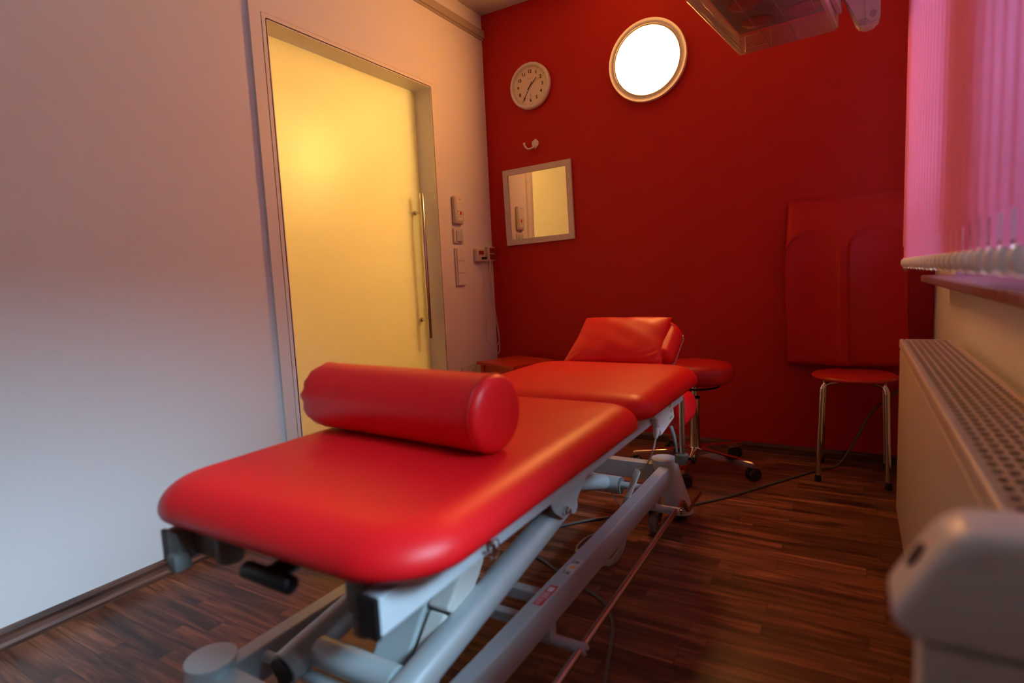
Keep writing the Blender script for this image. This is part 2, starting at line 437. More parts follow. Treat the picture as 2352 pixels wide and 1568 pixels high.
# hall behind the door
bm = new()
box(bm, -1.75, -1.65, .6, 3.4, 0, 2.5); box(bm, -1.65, -.22, .5, .6, 0, 2.5); box(bm, -1.65, -.22, 3.4, 3.5, 0, 2.5)
struct('wall_hall', bm, 'hall_wall')
bm = new(); box(bm, -1.75, -.22, .5, 3.5, -.1, 0); struct('floor_hall', bm, 'walnut_laminate')
bm = new(); box(bm, -1.75, -.22, .5, 3.5, 2.5, 2.6); struct('ceiling_hall', bm, 'ceiling_paint')
t = thing('hall_pendant_lamp', 'round pendant lamp glowing behind the yellow frosted glass door', 'lamp', (-1.30, 2.90, 1.90))
bm = new(); tube(bm, [(-1.30, 2.90, 2.04), (-1.30, 2.90, 2.499)], .005, 8); obj('cord', bm, 'white_plastic', t)
bm = new(); lathe(bm, [(0, -.14)]+[(.14*math.cos(a), .14*math.sin(a)) for a in [R(-80+10*k) for k in range(17)]]+[(0, .14)], at(-1.30, 2.90, 1.90)); obj('lamp_shade', bm, 'hall_lamp_glow', t, smooth=True)

# ================================================================== RED WALL THINGS
# wall lamp
LX, LZ = 1.062, 2.104
W = at(LX, Y_B, LZ, rx=PI/2)       # local +z points into the room (-y)
t = thing('wall_lamp', 'large round white-rimmed wall lamp, glowing bright, on the red wall', 'lamp', (LX, Y_B, LZ))
bm = new(); lathe(bm, [(.190, 0.001), (.208, .003), (.2135, .010), (.2145, .024), (.2135, .031), (.2115, .033), (.200, .0300), (.1875, .0275), (.1865, .0300), (.1850, .0300), (.1842, .020), (.1835, .012), (.150, .010)], W, 72)
obj('rim', bm, 'white_plastic', t, smooth=True, angle=35)
bm = new(); lathe(bm, [(.1832, .012), (.1832, .0275), (.1825, .0285), (.1775, .0285), (.1765, .0275), (.1765, .012)], W, 72); obj('inner_ring', bm, 'rail_paint', t, smooth=True, angle=35)
bm = new(); lathe(bm, [(.1762, .012), (.1762, .0265), (.172, .0285), (.16, .030), (.12, .034), (.06, .037), (0, .038)], W, 64); obj('diffuser', bm, 'lamp_diffuser', t, smooth=True)
# clock
CX, CZ = .342, 2.121
W = at(CX, Y_B, CZ, rx=PI/2)
t = thing('wall_clock', 'round white wall clock with black numerals, upper left on the red wall', 'clock', (CX, Y_B, CZ))
rc = .135
bm = new(); lathe(bm, [(rc-.012, .001), (rc-.004, .002), (rc, .010), (rc, .028), (rc-.004, .035), (rc-.010, .037), (rc-.016, .036), (rc-.0185, .030), (rc-.020, .020)], W, 72, capends=False)
obj('clock_case', bm, 'white_plastic', t, smooth=True)
bm = new(); lathe(bm, [(0, .012), (rc-.0195, .012), (rc-.0195, .0195), (0, .0195)], W, 72); obj('clock_face', bm, 'clock_face', t, angle=30)
bm = new()
CL = W   # local x = world x, local y = world z
for h in range(1, 13):
    a = PI/2-h*PI/6; bm = new(); text_bm(bm, str(h), .0270, CL @ Matrix.Translation((.083*math.cos(a), .083*math.sin(a), .0206))); obj('numeral', bm, 'ink', t)
bm = new()
for k in range(60):
    a = k*PI/30; big = k % 5 == 0; r0 = .1075 if big else .1085; w = .0014 if big else .0006; r1 = .1115 if big else .110
    q = [(r0*math.cos(a)+s*w*-math.sin(a), r0*math.sin(a)+s*w*math.cos(a)) for s in (-1, 1)]+[(r1*math.cos(a)+s*w*-math.sin(a), r1*math.sin(a)+s*w*math.cos(a)) for s in (1, -1)]
    extrude_poly(bm, [CL @ Vector((x, y, .0199)) for x, y in q], CL.to_3x3() @ Vector((0, 0, .0006)))
obj('minute_marks', bm, 'ink', t); bm = new()
# little script line and mast symbol
tube(bm, [CL @ Vector((-.017+.0034*k, .042+.0010*(-1)**k, .0202)) for k in range(11)], .0006, 5); obj('script_line', bm, 'ink', t); bm = new()
tube(bm, [CL @ Vector((0, -.050, .0202)), CL @ Vector((0, -.060, .0202))], .0006, 5)
tube(bm, [CL @ Vector((.0035*math.cos(a), -.049+.0035*math.sin(a), .0202)) for a in [i*PI/6 for i in range(12)]], .0004, 4, closed=True)
tube(bm, [CL @ Vector((-.006, -.0625, .0202)), CL @ Vector((.006, -.0625, .0202))], .0005, 5)
obj('mast_symbol', bm, 'ink', t)
def hand(name, ang, length, back, w, z, m):
    a = PI/2-R(ang); d = Vector((math.cos(a), math.sin(a), 0)); s = Vector((-d.y, d.x, 0)); bm = new()
    extrude_poly(bm, [CL @ (p+Vector((0, 0, z))) for p in (d*-back+s*w, d*-back-s*w, d*length-s*w*.65, d*length+s*w*.65)], CL.to_3x3() @ Vector((0, 0, .0008)))
    lathe(bm, [(w*1.9, z), (w*1.9, z+.0012)], CL, 16); obj(name, bm, m, t)
hand('hour_hand', 47, .062, .026, .0026, .0215, 'ink'); hand('minute_hand', 211, .104, .026, .0019, .0232, 'ink'); hand('second_hand', 62, .075, .004, .0006, .0249, 'red_mark')
bm = new(); lathe(bm, [(.0045, .0195), (.0045, .026), (0, .0265)], CL, 16); obj('centre_pin', bm, 'red_mark', t)
# wall hook
hx, hz = .352, 1.783
t = thing('wall_hook', 'small white double coat hook between the clock and the mirror', 'hook', (hx, Y_B, hz))
bm = new(); lathe(bm, [(.0235, 0.0005), (.0235, .003), (.020, .006), (0, .008)], at(hx-.002, Y_B, hz+.002, rx=PI/2), 32)
obj('plate', bm, 'white_plastic', t, smooth=True)
def prong(pts, rs):
    bm = new(); P = curve_pts(pts, 6); n = len(P); k = len(rs)-1
    rr = [rs[min(k-1, int(i/(n-1)*k))]*(1-(i/(n-1)*k-min(k-1, int(i/(n-1)*k)))) + rs[min(k, min(k-1, int(i/(n-1)*k))+1)]*(i/(n-1)*k-min(k-1, int(i/(n-1)*k))) for i in range(n)]
    tube(bm, P, rr, 14); d = (P[-1]-P[-2]).normalized()
    q = d.to_track_quat('Z', 'Y').to_matrix().to_4x4(); lathe(bm, [(rr[-1], 0), (rr[-1]*.8, rr[-1]*.5), (0, rr[-1]*.8)], Matrix.Translation(P[-1]) @ q, 14)
    obj('prong', bm, 'white_plastic', t, smooth=True)
prong([(hx-.003, Y_B-.006, hz-.012), (hx-.014, Y_B-.022, hz-.026), (hx-.036, Y_B-.036, hz-.030), (hx-.052, Y_B-.040, hz-.014), (hx-.058, Y_B-.040, hz+.004)], [.0075, .0055, .0048, .0052, .0072])
prong([(hx+.003, Y_B-.006, hz-.012), (hx+.012, Y_B-.026, hz-.030), (hx+.022, Y_B-.046, hz-.030), (hx+.026, Y_B-.052, hz-.010), (hx+.027, Y_B-.050, hz+.010)], [.0075, .0060, .0052, .0056, .0075])
for s in (-1, 1): bm = new(); lathe(bm, [(.0032, .0065), (.0030, .0085), (0, .0088)], at(hx-.002+s*.0145, Y_B, hz+.007, rx=PI/2), 12); obj('screw', bm, 'steel', t)
# mirror, hung slightly crooked
mx0, mz0 = .356, 1.4205
M = at(mx0, Y_B-.002, mz0, ry=R(-1.25))
t = thing('wall_mirror', 'square mirror in a flat white frame, hung slightly crooked on the red wall', 'mirror', (mx0, Y_B, mz0))
hw, hh, fw = .236, .234, .034
bm = new()
o_ = [(-hw, -hh), (hw, -hh), (hw, hh), (-hw, hh)]; i_ = [(-hw+fw, -hh+fw), (hw-fw, -hh+fw), (hw-fw, hh-fw), (-hw+fw, hh-fw)]
for k in range(4):
    g = .0003
    q = [o_[k], o_[(k+1) % 4], i_[(k+1) % 4], i_[k]]
    extrude_poly(bm, [M @ Vector((x, 0, z)) for x, z in q], (0, -.016, 0))
obj('mirror_frame', bm, 'mirror_frame', t)
bm = new(); box(bm, -hw+fw-.003, hw-fw+.003, -.008, -.004, -hh+fw-.003, hh-fw+.003, M=M); obj('mirror_glass', bm, 'mirror_glass', t)

# ================================================================== LEFT WALL SWITCHES
def plate(bm, y0, y1, z0, z1, d, r=.004, mi=0, x=0.0005):
    box(bm, x, x+d, y0, y1, z0, z1, r, 3, mi)
t = thing('call_panel', 'tall white call unit with a red button, topmost of the panels beside the door', 'call panel', (0, 2.84, 1.39))
bm = new(); box(bm, .0005, .026, 2.783, 2.872, 1.306, 1.472, .012, 4); obj('housing', bm, 'pale_plastic', t, angle=40)
bm = new(); plate(bm, 2.797, 2.866, 1.322, 1.462, .004, .0015, 0, .0245); obj('front_plate', bm, 'white_plastic', t)
bm = new()
def frame_yz(bm, x, y0, y1, z0, z1, w=.0009, d=.0008):
    box(bm, x, x+d, y0, y1, z0, z0+w); box(bm, x, x+d, y0, y1, z1-w, z1); box(bm, x, x+d, y0, y0+w, z0+w, z1-w); box(bm, x, x+d, y1-w, y1, z0+w, z1-w)
frame_yz(bm, .0286, 2.803, 2.862, 1.358, 1.383); obj('field_outline', bm, 'ink', t); bm = new(); frame_yz(bm, .0286, 2.805, 2.862, 1.326, 1.349)
obj('field_outline', bm, 'ink', t); bm = new(); box(bm, .0286, .0294, 2.826, 2.838, 1.452, 1.455); obj('imprint', bm, 'ink', t)
bm = new(); lathe(bm, [(.0095, .0286), (.0095, .0305), (.007, .0315), (0, .0315)], at(0, 2.834, 1.3705, ry=PI/2), 20); obj('call_button', bm, 'red_mark', t)
bm = new(); box(bm, .0286, .0296, 2.806, 2.810, 1.376, 1.380); obj('indicator', bm, 'red_mark', t)
t = thing('blind_switch', 'white single wall switch with a worn grey rocker, below the call unit', 'switch', (0, 2.83, 1.24))
bm = new(); plate(bm, 2.780, 2.871, 1.194, 1.283, .010); obj('switch_frame', bm, 'pale_plastic', t)
bm = new(); plate(bm, 2.802, 2.862, 1.207, 1.267, .006, .0015, 0, .0105); obj('rocker', bm, 'light_grey_plastic', t)
bm = new(); box(bm, .0104, .0112, 2.822, 2.846, 1.199, 1.2015); obj('imprint', bm, 'ink', t)
t = thing('light_switch', 'tall triple white rocker switch beside the door, lowest of the column', 'switch', (0, 2.83, 1.05))
bm = new(); plate(bm, 2.784, 2.873, .943, 1.166, .009); obj('switch_frame', bm, 'pale_plastic', t)
for k in range(3): bm = new(); plate(bm, 2.798, 2.871, .947+.0725*k, .947+.0725*k+.0695, .006, .0015, 0, .0092); obj('rocker', bm, 'white_plastic', t)
t = thing('double_socket', 'white double power socket low on the wall beside the red table', 'socket', (0, 2.87, .42))
bm = new(); plate(bm, 2.786, 2.945, .374, .455, .009); obj('socket_frame', bm, 'pale_plastic', t)
for k in range(2):
    y = 2.828+k*.074
    bm = new(); lathe(bm, [(.029, .0092), (.029, .0118), (.0225, .0118), (.0215, .0098), (0, .0098)], at(0, y, .415, ry=PI/2), 28); so = obj('socket_insert', bm, 'white_plastic', t, angle=30)
    bm = new()
    for s in (-1, 1): lathe(bm, [(.0028, .0098), (.0028, .0104)], at(0, y+s*.0095, .415, ry=PI/2), 10)
    obj('contact_hole', bm, 'ink', so)
# two special sockets in the corner
t = thing('corner_socket', 'white socket with red cover and black plug, left one in the corner', 'socket', (0, 3.04, 1.125))
bm = new(); plate(bm, 2.984, 3.086, 1.086, 1.166, .026, .006); obj('housing', bm, 'pale_plastic', t, angle=40)
bm = new(); box(bm, .0262, .030, 3.008, 3.062, 1.132, 1.154, .001); obj('cover', bm, 'dark_red_socket', t)
bm = new(); tube(bm, [(.0262, 3.045, 1.108), (.060, 3.045, 1.108)], .0075, 12); obj('plug', bm, 'black_plastic', t)
t = thing('corner_socket', 'white socket with two dark red covers, touching the red wall corner', 'socket', (0, 3.15, 1.14))
bm = new(); plate(bm, 3.112, 3.196, 1.090, 1.182, .028, .006); obj('housing', bm, 'pale_plastic', t, angle=40)
for z in (1.101, 1.142): bm = new(); box(bm, .0282, .033, 3.130, 3.184, z, z+.032, .001); obj('cover', bm, 'dark_red_socket', t)
bm = new(); lathe(bm, [(.007, 0), (.007, .024)], at(.016, 3.14, 1.0655), 12); obj('cable_gland', bm, 'pale_plastic', t)
# two hanging cables
bm = new(); tube(bm, curve_pts([(.060, 3.047, 1.108), (.066, 3.075, 1.085), (.045, 3.070, .95), (.038, 3.045, .74), (.036, 3.03, .62), (.036, 3.07, .56), (.036, 3.13, .535), (.038, 3.178, .57), (.04, 3.172, .65), (.035, 3.15, .78), (.030, 3.139, .95), (.016, 3.139, 1.0655)], 10), .0023, 7)
tag(obj('hanging_cable', bm, 'cable_white', smooth=True), 'white cable looping down from the corner sockets, the shorter loop', 'cable')
bm = new(); tube(bm, curve_pts([(.020, 3.10, 1.11), (.028, 3.095, 1.08), (.026, 3.085, .90), (.028, 3.06, .70), (.030, 3.035, .56), (.036, 3.07, .500), (.045, 3.12, .489), (.040, 3.170, .50), (.032, 3.188, .56), (.026, 3.175, .68), (.022, 3.155, .80), (.018, 3.16, 1.0), (.016, 3.165, 1.087)], 10), .0023, 7)
tag(obj('hanging_cable', bm, 'cable_white', smooth=True), 'white cable looping down from the corner sockets, the longer loop touching the table', 'cable')

# ================================================================== SIDE TABLE
TZ = .482
t = thing('side_table', 'low red lacquered side table in the far left corner', 'table', (.28, 2.97, 0))
A = Vector((.075, 2.845, 0)); B = Vector((.410, 2.722, 0)); d1 = (B-A).normalized(); d2 = Vector((-d1.y, d1.x, 0)); wd = (B-A).length; dp = .325
bm = new(); extrude_poly(bm, [A+Vector((0, 0, TZ-.018)), B+Vector((0, 0, TZ-.018)), B+d2*dp+Vector((0, 0, TZ-.018)), A+d2*dp+Vector((0, 0, TZ-.018))], (0, 0, .018))
bmesh.ops.bevel(bm, geom=bm.edges[:], offset=.002, segments=2, affect='EDGES'); obj('table_top', bm, 'table_lacquer', t)
TM = Matrix.Translation(A) @ Matrix(((d1.x, d2.x, 0, 0), (d1.y, d2.y, 0, 0), (0, 0, 1, 0), (0, 0, 0, 1)))
bm = new()
box(bm, .05, wd-.05, .026, .040, TZ-.085, TZ-.0185, M=TM); box(bm, .05, wd-.05, dp-.040, dp-.026, TZ-.085, TZ-.0185, M=TM)
box(bm, .026, .040, .05, dp-.05, TZ-.085, TZ-.0185, M=TM); box(bm, wd-.040, wd-.026, .05, dp-.05, TZ-.085, TZ-.0185, M=TM)
obj('apron', bm, 'table_lacquer', t)
for ax in (.018, wd-.050):
    for ay in (.018, dp-.050): bm = new(); box(bm, ax, ax+.032, ay, ay+.032, 0, TZ-.0185, .002, M=TM); obj('leg', bm, 'table_lacquer', t)

# ================================================================== TREATMENT COUCH
K = thing('treatment_couch', 'red upholstered treatment couch on a grey height-adjustable scissor frame', 'treatment couch', (1.2, 1.35, 0))
px0, px1, pz0, pz1 = .905, 1.578, .5605, .628
bm = new(); slab(bm, px0, px1, .503, 1.458, pz0, pz1, (.13, .13, .10, .10), .072, .030, ht=.050, dome=.006); obj('leg_cushion', bm, 'vinyl_red', K, smooth=True)
bm = new(); slab(bm, px0, px1, 1.464, 2.135, pz0, pz1, (.07, .07, .13, .13), .068, .030, ht=.048, dome=.006); obj('seat_cushion', bm, 'vinyl_red', K, smooth=True)
# head section, raised
HM = at(0, 2.15, .585, rx=R(30))
bm = new(); slab(bm, 1.05, 1.462, .01, .265, .018, .080, (.03, .03, .11, .11), .038, .018, ht=.045, M=HM); hc = obj('head_cushion', bm, 'vinyl_red', K, smooth=True)
bm = new(); box(bm, 1.440, 1.452, .0, .22, -.004, .0175, .002, M=HM); box(bm, 1.06, 1.072, .0, .25, -.004, .0175, .002, M=HM)
box(bm, 1.072, 1.440, .03, .055, -.004, .0175, M=HM); obj('head_frame', bm, 'pale_plastic', K)
# upper frame
for nm, xa, xb in (('side_rail', 1.463, 1.497), ('side_rail', .972, 1.006)):
    bm = new(); box(bm, xa, xb, .530, 2.135, .484, .541, .003); r_ = obj(nm, bm, 'white_steel', K)
    bm = new(); box(bm, xa-.001, xb+.001, .521, .5298, .483, .5425, .002); obj('end_cap', bm, 'black_plastic', r_)
for y in (.62, 1.30, 1.62, 2.08): bm = new(); box(bm, 1.0065, 1.4625, y, y+.035, .500, .5415, .002); obj('upper_cross_bar', bm, 'silver_paint', K)
for x in (.978, 1.467): bm = new(); box(bm, x, x+.024, .62, 2.08, .5412, .5588, .002); obj('cushion_support', bm, 'silver_paint', K)
bm = new(); box(bm, px0+.06, px1-.06, .57, 1.40, .5590, .5625, .001); box(bm, px0+.06, px1-.06, 1.52, 2.07, .5590, .5625, .001); obj('base_board', bm, 'grey_plastic', K)
# clamps and T handle at the foot end
bm = new(); box(bm, 1.008, 1.040, .512, .575, .497, .5525, .004); box(bm, 1.026, 1.050, .500, .530, .486, .516, .003); box(bm, 1.040, 1.115, .540, .580, .505, .5535, .004)
lathe(bm, [(.021, -.024), (.023, -.020), (.023, .020), (.021, .024)], at(1.122, .556, .527), 24); obj('clamp', bm, 'grey_plastic', K, angle=40)
bm = new(); lathe(bm, [(.020, -.026), (.022, -.022), (.022, .022), (.020, .026)], at(1.435, .560, .522), 24); box(bm, 1.425, 1.462, .535, .575, .500, .5535, .004); box(bm, 1.440, 1.462, .530, .552, .470, .500, .003); obj('clamp', bm, 'grey_plastic', K, angle=40)
bm = new(); tube(bm, [(1.262, .660, .520), (1.262, .580, .520), (1.262, .535, .518)], [.012, .015, .016], 14)
tube(bm, [(1.205, .530, .517), (1.208, .530, .517), (1.316, .528, .517), (1.319, .528, .517)], [.011, .0145, .0145, .011], 16); obj('release_handle', bm, 'black_plastic', K, smooth=True, angle=50)
# lower frame
for xa, xb in ((1.396, 1.437), (.933, .974)):
    bm = new(); box(bm, xa, xb, .63, 2.155, .137, .213, .004); lr = obj('base_rail', bm, 'silver_paint', K)
    if xa > 1.3: RAIL = lr
for y in (.585, 2.175):
    bm = new(); box(bm, .960, 1.37, y, y+.045, .140, .210, .004); obj('base_cross_rail', bm, 'silver_paint', K)
for (tx, ty, fx, fy) in ((1.402, 2.196, 1.462, 2.186), (.952, 2.196, .892, 2.186), (1.402, .605, 1.462, .615), (.937, .605, .877, .615)):
    bm = new(); n = 9; pts = []; rs = []
    for k in range(n):
        f = k/(n-1); pts.append((tx+(fx-tx)*f, ty+(fy-ty)*f, .228+(.030-.228)*f)); rs.append(.048+.006*f)
    # horizontal rings
    rings = [[bm.verts.new((p[0]+r*math.cos(2*PI*j/32), p[1]+r*math.sin(2*PI*j/32), p[2])) for j in range(32)] for p, r in zip(pts, rs)]
    for a, b in zip(rings, rings[1:]):
        for j in range(32): bm.faces.new((a[j], b[j], b[(j+1) % 32], a[(j+1) % 32]))
    bm.faces.new(rings[0]); bm.faces.new(rings[-1][::-1])
    c = obj('corner_foot', bm, 'silver_paint', K, angle=40)
    bm = new(); lathe(bm, [(.049, 0), (.050, .002), (.049, .005), (0, .005)], at(tx, ty, .2282), 32); obj('foot_cap', bm, 'silver_paint', c, angle=40)
    bm = new(); lathe(bm, [(.022, 0), (.026, .004), (.026, .012), (.014, .016), (.012, .0298)], at(fx, fy, 0), 24); obj('foot_pad', bm, 'rubber', c)
# castors
for (cx, cy, sd) in ((1.412, 2.035, 1), (.958, 2.035, -1), (1.412, .74, 1), (.958, .74, -1)):
    bm = new(); box(bm, cx-.016, cx+.016, cy-.018, cy+.026, .0945, .1365, .002)
    lathe(bm, [(.017, .088), (.017, .0945)], at(cx, cy, 0), 20)
    for s in (-1, 1):
        extrude_poly(bm, [(cx+s*.017, cy-.022, .088), (cx+s*.017, cy+.022, .088), (cx+s*.017, cy+.030, .060), (cx+s*.017, cy-.008, .026), (cx+s*.017, cy-.026, .034)], (s*.0025, 0, 0))
    box(bm, cx-.0195, cx+.0195, cy-.022, cy+.022, .084, .088); ca = obj('castor', bm, 'chrome', K)
    bm = new(); lathe(bm, [(.012, -.013), (.027, -.013), (.034, -.009), (.0355, 0), (.034, .009), (.027, .013), (.012, .013)], at(cx, cy-.016, .0358, ry=PI/2), 32); wh = obj('wheel', bm, 'castor_grey', ca, smooth=True, angle=50)
    bm = new(); lathe(bm, [(.006, -.021), (.006, .021)], at(cx, cy-.016, .0358, ry=PI/2), 6); obj('axle', bm, 'steel', ca)
# scissor arms
def arm(pts, r, nm='lift_arm', caps=True):
    bm = new(); tube(bm, pts, r, 28, cap=True); o = obj(nm, bm, 'silver_paint', K, angle=40)
    return o
a1 = arm([(1.362, .655, .226), (1.362, 1.36, .345)], .033)
a2 = arm([(1.095, .655, .226), (1.095, 1.36, .345)], .033)
bm = new(); tube(bm, [(1.095, .6535, .2257), (1.095, .648, .2248)], .028, 24); obj('open_tube_end', bm, 'black_plastic', a2)
arm([(1.128, .72, .236), (1.330, .72, .236)], .029, 'lift_cross_tube')
arm([(1.02, 1.975, .180), (1.300, 1.975, .180)], .033, 'lift_cross_tube')
bm = new(); tube(bm, [(1.300, 1.975, .180), (1.3055, 1.975, .180)], .031, 24); obj('tube_cap', bm, 'grey_plastic', K)
arm([(.975, 1.975, .182), (1.396, 1.975, .182)], .014, 'pivot_axle')
arm([(.974, .70, .190), (1.396, .70, .190)], .012, 'pivot_axle')
for x in (1.24, 1.06): arm([(x, 1.955, .190), (x, 1.62, .30), (x, 1.25, .41), (x, .96, .488)], .029)
arm([(1.00, 1.36, .345), (1.40, 1.36, .345)], .020, 'lift_cross_tube')
# brackets from the side rails to the arms
for x, s in ((1.400, 1), (1.035, -1)):
    bm = new(); extrude_poly(bm, [(x, 1.16, .492), (x, 1.43, .492), (x, 1.425, .402), (x, 1.36, .362), (x, 1.285, .340), (x, 1.235, .375)], (.006, 0, 0)); box(bm, min(x, x+s*.058), max(x, x+s*.058)+.006, 1.18, 1.44, .484, .4898); obj('pivot_bracket', bm, 'silver_paint', K)
for bx_, y, z in ((1.4065, 1.280, .366), (1.4975, .785, .506)):
    bm = new(); tube(bm, [(bx_, y, z), (bx_+.010, y, z)], .0115, 6); tube(bm, [(bx_+.010, y, z), (bx_+.019, y, z)], .006, 12)
    if y < .9: tube(bm, [(bx_+.013, y+.012+.014*math.cos(k*PI/8), z-.010+.018*math.sin(k*PI/8)) for k in range(16)], .0016, 6, closed=True)
    obj('rail_bolt', bm, 'chrome', K)
# cross boxes mid frame
bm = new(); box(bm, .974, 1.396, 1.215, 1.245, .128, .158, .002); obj('base_cross_rail', bm, 'silver_paint', K); bm = new(); box(bm, .974, 1.396, 1.135, 1.16, .112, .138, .002)
obj('base_cross_rail', bm, 'silver_paint', K)
# foot lever
bm = new(); tube(bm, [(1.505, .45, .083)]+curve_pts([(1.505, 2.045, .116), (1.505, 2.068, .115), (1.505, 2.092, .100), (1.505, 2.135, .062), (1.505, 2.160, .053), (1.505, 2.190, .052), (1.505, 2.345, .054)], 5), .0095, 16); obj('foot_lever', bm, 'steel', K, smooth=True, angle=50)
for y in (1.145, 1.985):
    z = .098 if y < 1.5 else .112
    bm = new(); tube(bm, [(1.437, y, z+.036), (1.437, y+.001, z+.036)], .001, 6); bm.free()
    bm = new(); tube(bm, [(1.360, y, z), (1.518, y, z)], .0135, 20); box(bm, 1.40, 1.433, y-.015, y+.015, z, .1368); s_ = obj('lever_support', bm, 'silver_paint', K, angle=40)
    bm = new(); tube(bm, [(1.5185, y, z), (1.526, y, z)], .007, 12); obj('bolt', bm, 'chrome', s_)
# actuator
AM = at(1.285, .93, .33, rx=R(-64))
bm = new(); box(bm, -.045, .045, -.045, .045, -.02, .19, .006, M=at(1.245, .80, .155, rx=R(-38))); obj('motor_housing', bm, 'light_grey_plastic', K)
ACM = at(1.312, .78, .165, rx=R(-42))
bm = new(); box(bm, -.012, .030, -.030, .035, .0, .150, .006, M=ACM); box(bm, -.018, .036, -.034, .039, .155, .285, .006, M=ACM); box(bm, -.006, .024, -.01, .02, .287, .345, .005, M=ACM); act = obj('actuator', bm, 'white_plastic', K)
bm = new(); tube(bm, curve_pts([(1.325, .985, .385), (1.345, 1.02, .42), (1.345, 1.00, .455), (1.33, .96, .48)], 6), .003, 8); obj('actuator_cable', bm, 'cable_white', act)
bm = new(); tube(bm, [(1.235, .775, .145), (1.215, .725, .095)], [.022, .017], 20); lathe(bm, [(.029, -.012), (.030, 0), (.026, .012)], at(1.235, .775, .150, rx=R(35)), 20); obj('motor_shaft', bm, 'light_grey_plastic', K, angle=40)
bm = new(); extrude_poly(bm, [(1.13, .74, .10), (1.25, .72, .10), (1.25, .80, .10), (1.13, .84, .10)], (0, 0, .006)); obj('motor_plate', bm, 'silver_paint', K)
# labels on the base rail
def flat(bm, x0, x1, y0, y1, z, h=.0004, mi=0): box(bm, x0, x1, y0, y1, z, z+h, mi=mi)
zt = .2131
bm = new(); flat(bm, 1.411, 1.434, 1.238, 1.328, zt); sk = obj('warning_sticker', bm, 'label_white', RAIL)
bm = new(); extrude_poly(bm, [(1.414, 1.283, zt+.0005), (1.431, 1.273, zt+.0005), (1.431, 1.293, zt+.0005)], (0, 0, .0003)); obj('warning_triangle', bm, 'label_yellow', sk)
bm = new()
for k in range(4): flat(bm, 1.414+.005*k, 1.4155+.005*k, 1.242, 1.262, zt+.0005); flat(bm, 1.414+.005*k, 1.4155+.005*k, 1.302, 1.320, zt+.0005)
flat(bm, 1.4125, 1.4132, 1.238, 1.266, zt+.0005); flat(bm, 1.4125, 1.4132, 1.300, 1.328, zt+.0005)
text_bm(bm, 'x', .014, at(1.424, 1.311, zt+.0008, rz=PI/2), .0002); text_bm(bm, 'o', .014, at(1.424, 1.250, zt+.0008, rz=PI/2), .0002)
obj('print', bm, 'ink', sk)
bm = new(); flat(bm, 1.411, 1.434, 1.090, 1.182, zt); sk = obj('red_sticker', bm, 'label_red', RAIL)
bm = new(); flat(bm, 1.415, 1.429, 1.153, 1.173, zt+.0005)
for k in range(4): flat(bm, 1.4145+.0042*k, 1.416+.0042*k, 1.122, 1.148, zt+.0005)
for k in range(3): flat(bm, 1.4145+.005*k, 1.416+.005*k, 1.104, 1.119, zt+.0005)
tube(bm, [(1.420+.005*math.cos(a), 1.0975+.004*math.sin(a), zt+.0007) for a in [i*PI/5 for i in range(10)]], .0006, 4, closed=True)
obj('print', bm, 'label_white', sk)
# lowered arm support at the head end
bm = new(); tube(bm, [(1.487, 2.148, .490), (1.487, 2.148, .268)], .0105, 18); ps = obj('support_post', bm, 'steel', K, angle=40)
bm = new(); lathe(bm, [(.020, .235), (.0235, .238), (.0235, .270), (.020, .274), (.011, .274)], at(1.487, 2.148, 0), 28); box(bm, 1.460, 1.475, 2.135, 2.165, .237, .273, .003); obj('post_collar', bm, 'grey_plastic', ps, angle=40)
bm = new(); tube(bm, [(1.508, 2.148, .256), (1.524, 2.148, .256)], .006, 12)
lathe(bm, [(.015, 0), (.018, .004), (.018, .010), (.015, .013)], at(1.524, 2.148, .256, ry=PI/2), 8); obj('clamp_knob', bm, 'black_plastic', ps)
bm = new(); P = curve_pts([(1.462, 2.16, .262), (1.456, 2.165, .300), (1.446, 2.18, .335), (1.430, 2.20, .362)], 6)
for a, b in zip(P, P[1:]): extrude_poly(bm, [a+Vector((-.002, -.010, 0)), a+Vector((.003, -.010, 0)), a+Vector((.003, .014, 0)), a+Vector((-.002, .014, 0))], b-a)
obj('arm_bracket', bm, 'grey_plastic', K)
bm = new(); slab(bm, 1.385, 1.488, 2.205, 2.42, .345, .470, .045, .035, .040, ht=.06); obj('arm_cushion', bm, 'vinyl_red', K, smooth=True)

# hand control hooked on the rail
t = thing('hand_control', 'white hand control with green symbols, hooked on the couch rail', 'remote control', (1.51, 1.82, .49))
bm = new(); a_ = [(1.499, 1.722, .514), (1.499, 1.905, .545), (1.499, 1.932, .468), (1.499, 1.772, .443)]
extrude_poly(bm, a_, (.020, 0, 0)); bmesh.ops.bevel(bm, geom=bm.edges[:], offset=.004, segments=3, affect='EDGES'); hb = obj('control_body', bm, 'white_plastic', t, angle=40)
bm = new()
for (y, z) in ((1.885, .523), (1.888, .500), (1.892, .480), (1.872, .518), (1.878, .478)): tube(bm, [(1.5192, y-.004, z-.003), (1.5195, y+.004, z+.003)], .0018, 6); tube(bm, [(1.5192, y-.004, z+.003), (1.5195, y+.002, z-.003)], .0012, 6)
obj('key_symbols', bm, 'green_mark', hb)
bm = new(); lathe(bm, [(.011, 0), (.010, .006), (.0105, .008), (.009, .014), (.0095, .016), (.0075, .022), (.008, .024), (.0055, .031), (.004, .034)], Matrix.Translation((1.510, 1.752, .475)) @ Vector((-.0, -.35, -1)).to_track_quat('Z', 'Y').to_matrix().to_4x4(), 18); obj('strain_relief', bm, 'cable_white', t, smooth=True)
bm = new(); tube(bm, curve_pts([(1.510, 1.740, .442), (1.500, 1.735, .40), (1.470, 1.765, .345), (1.432, 1.795, .316)], 6), .0026, 8)
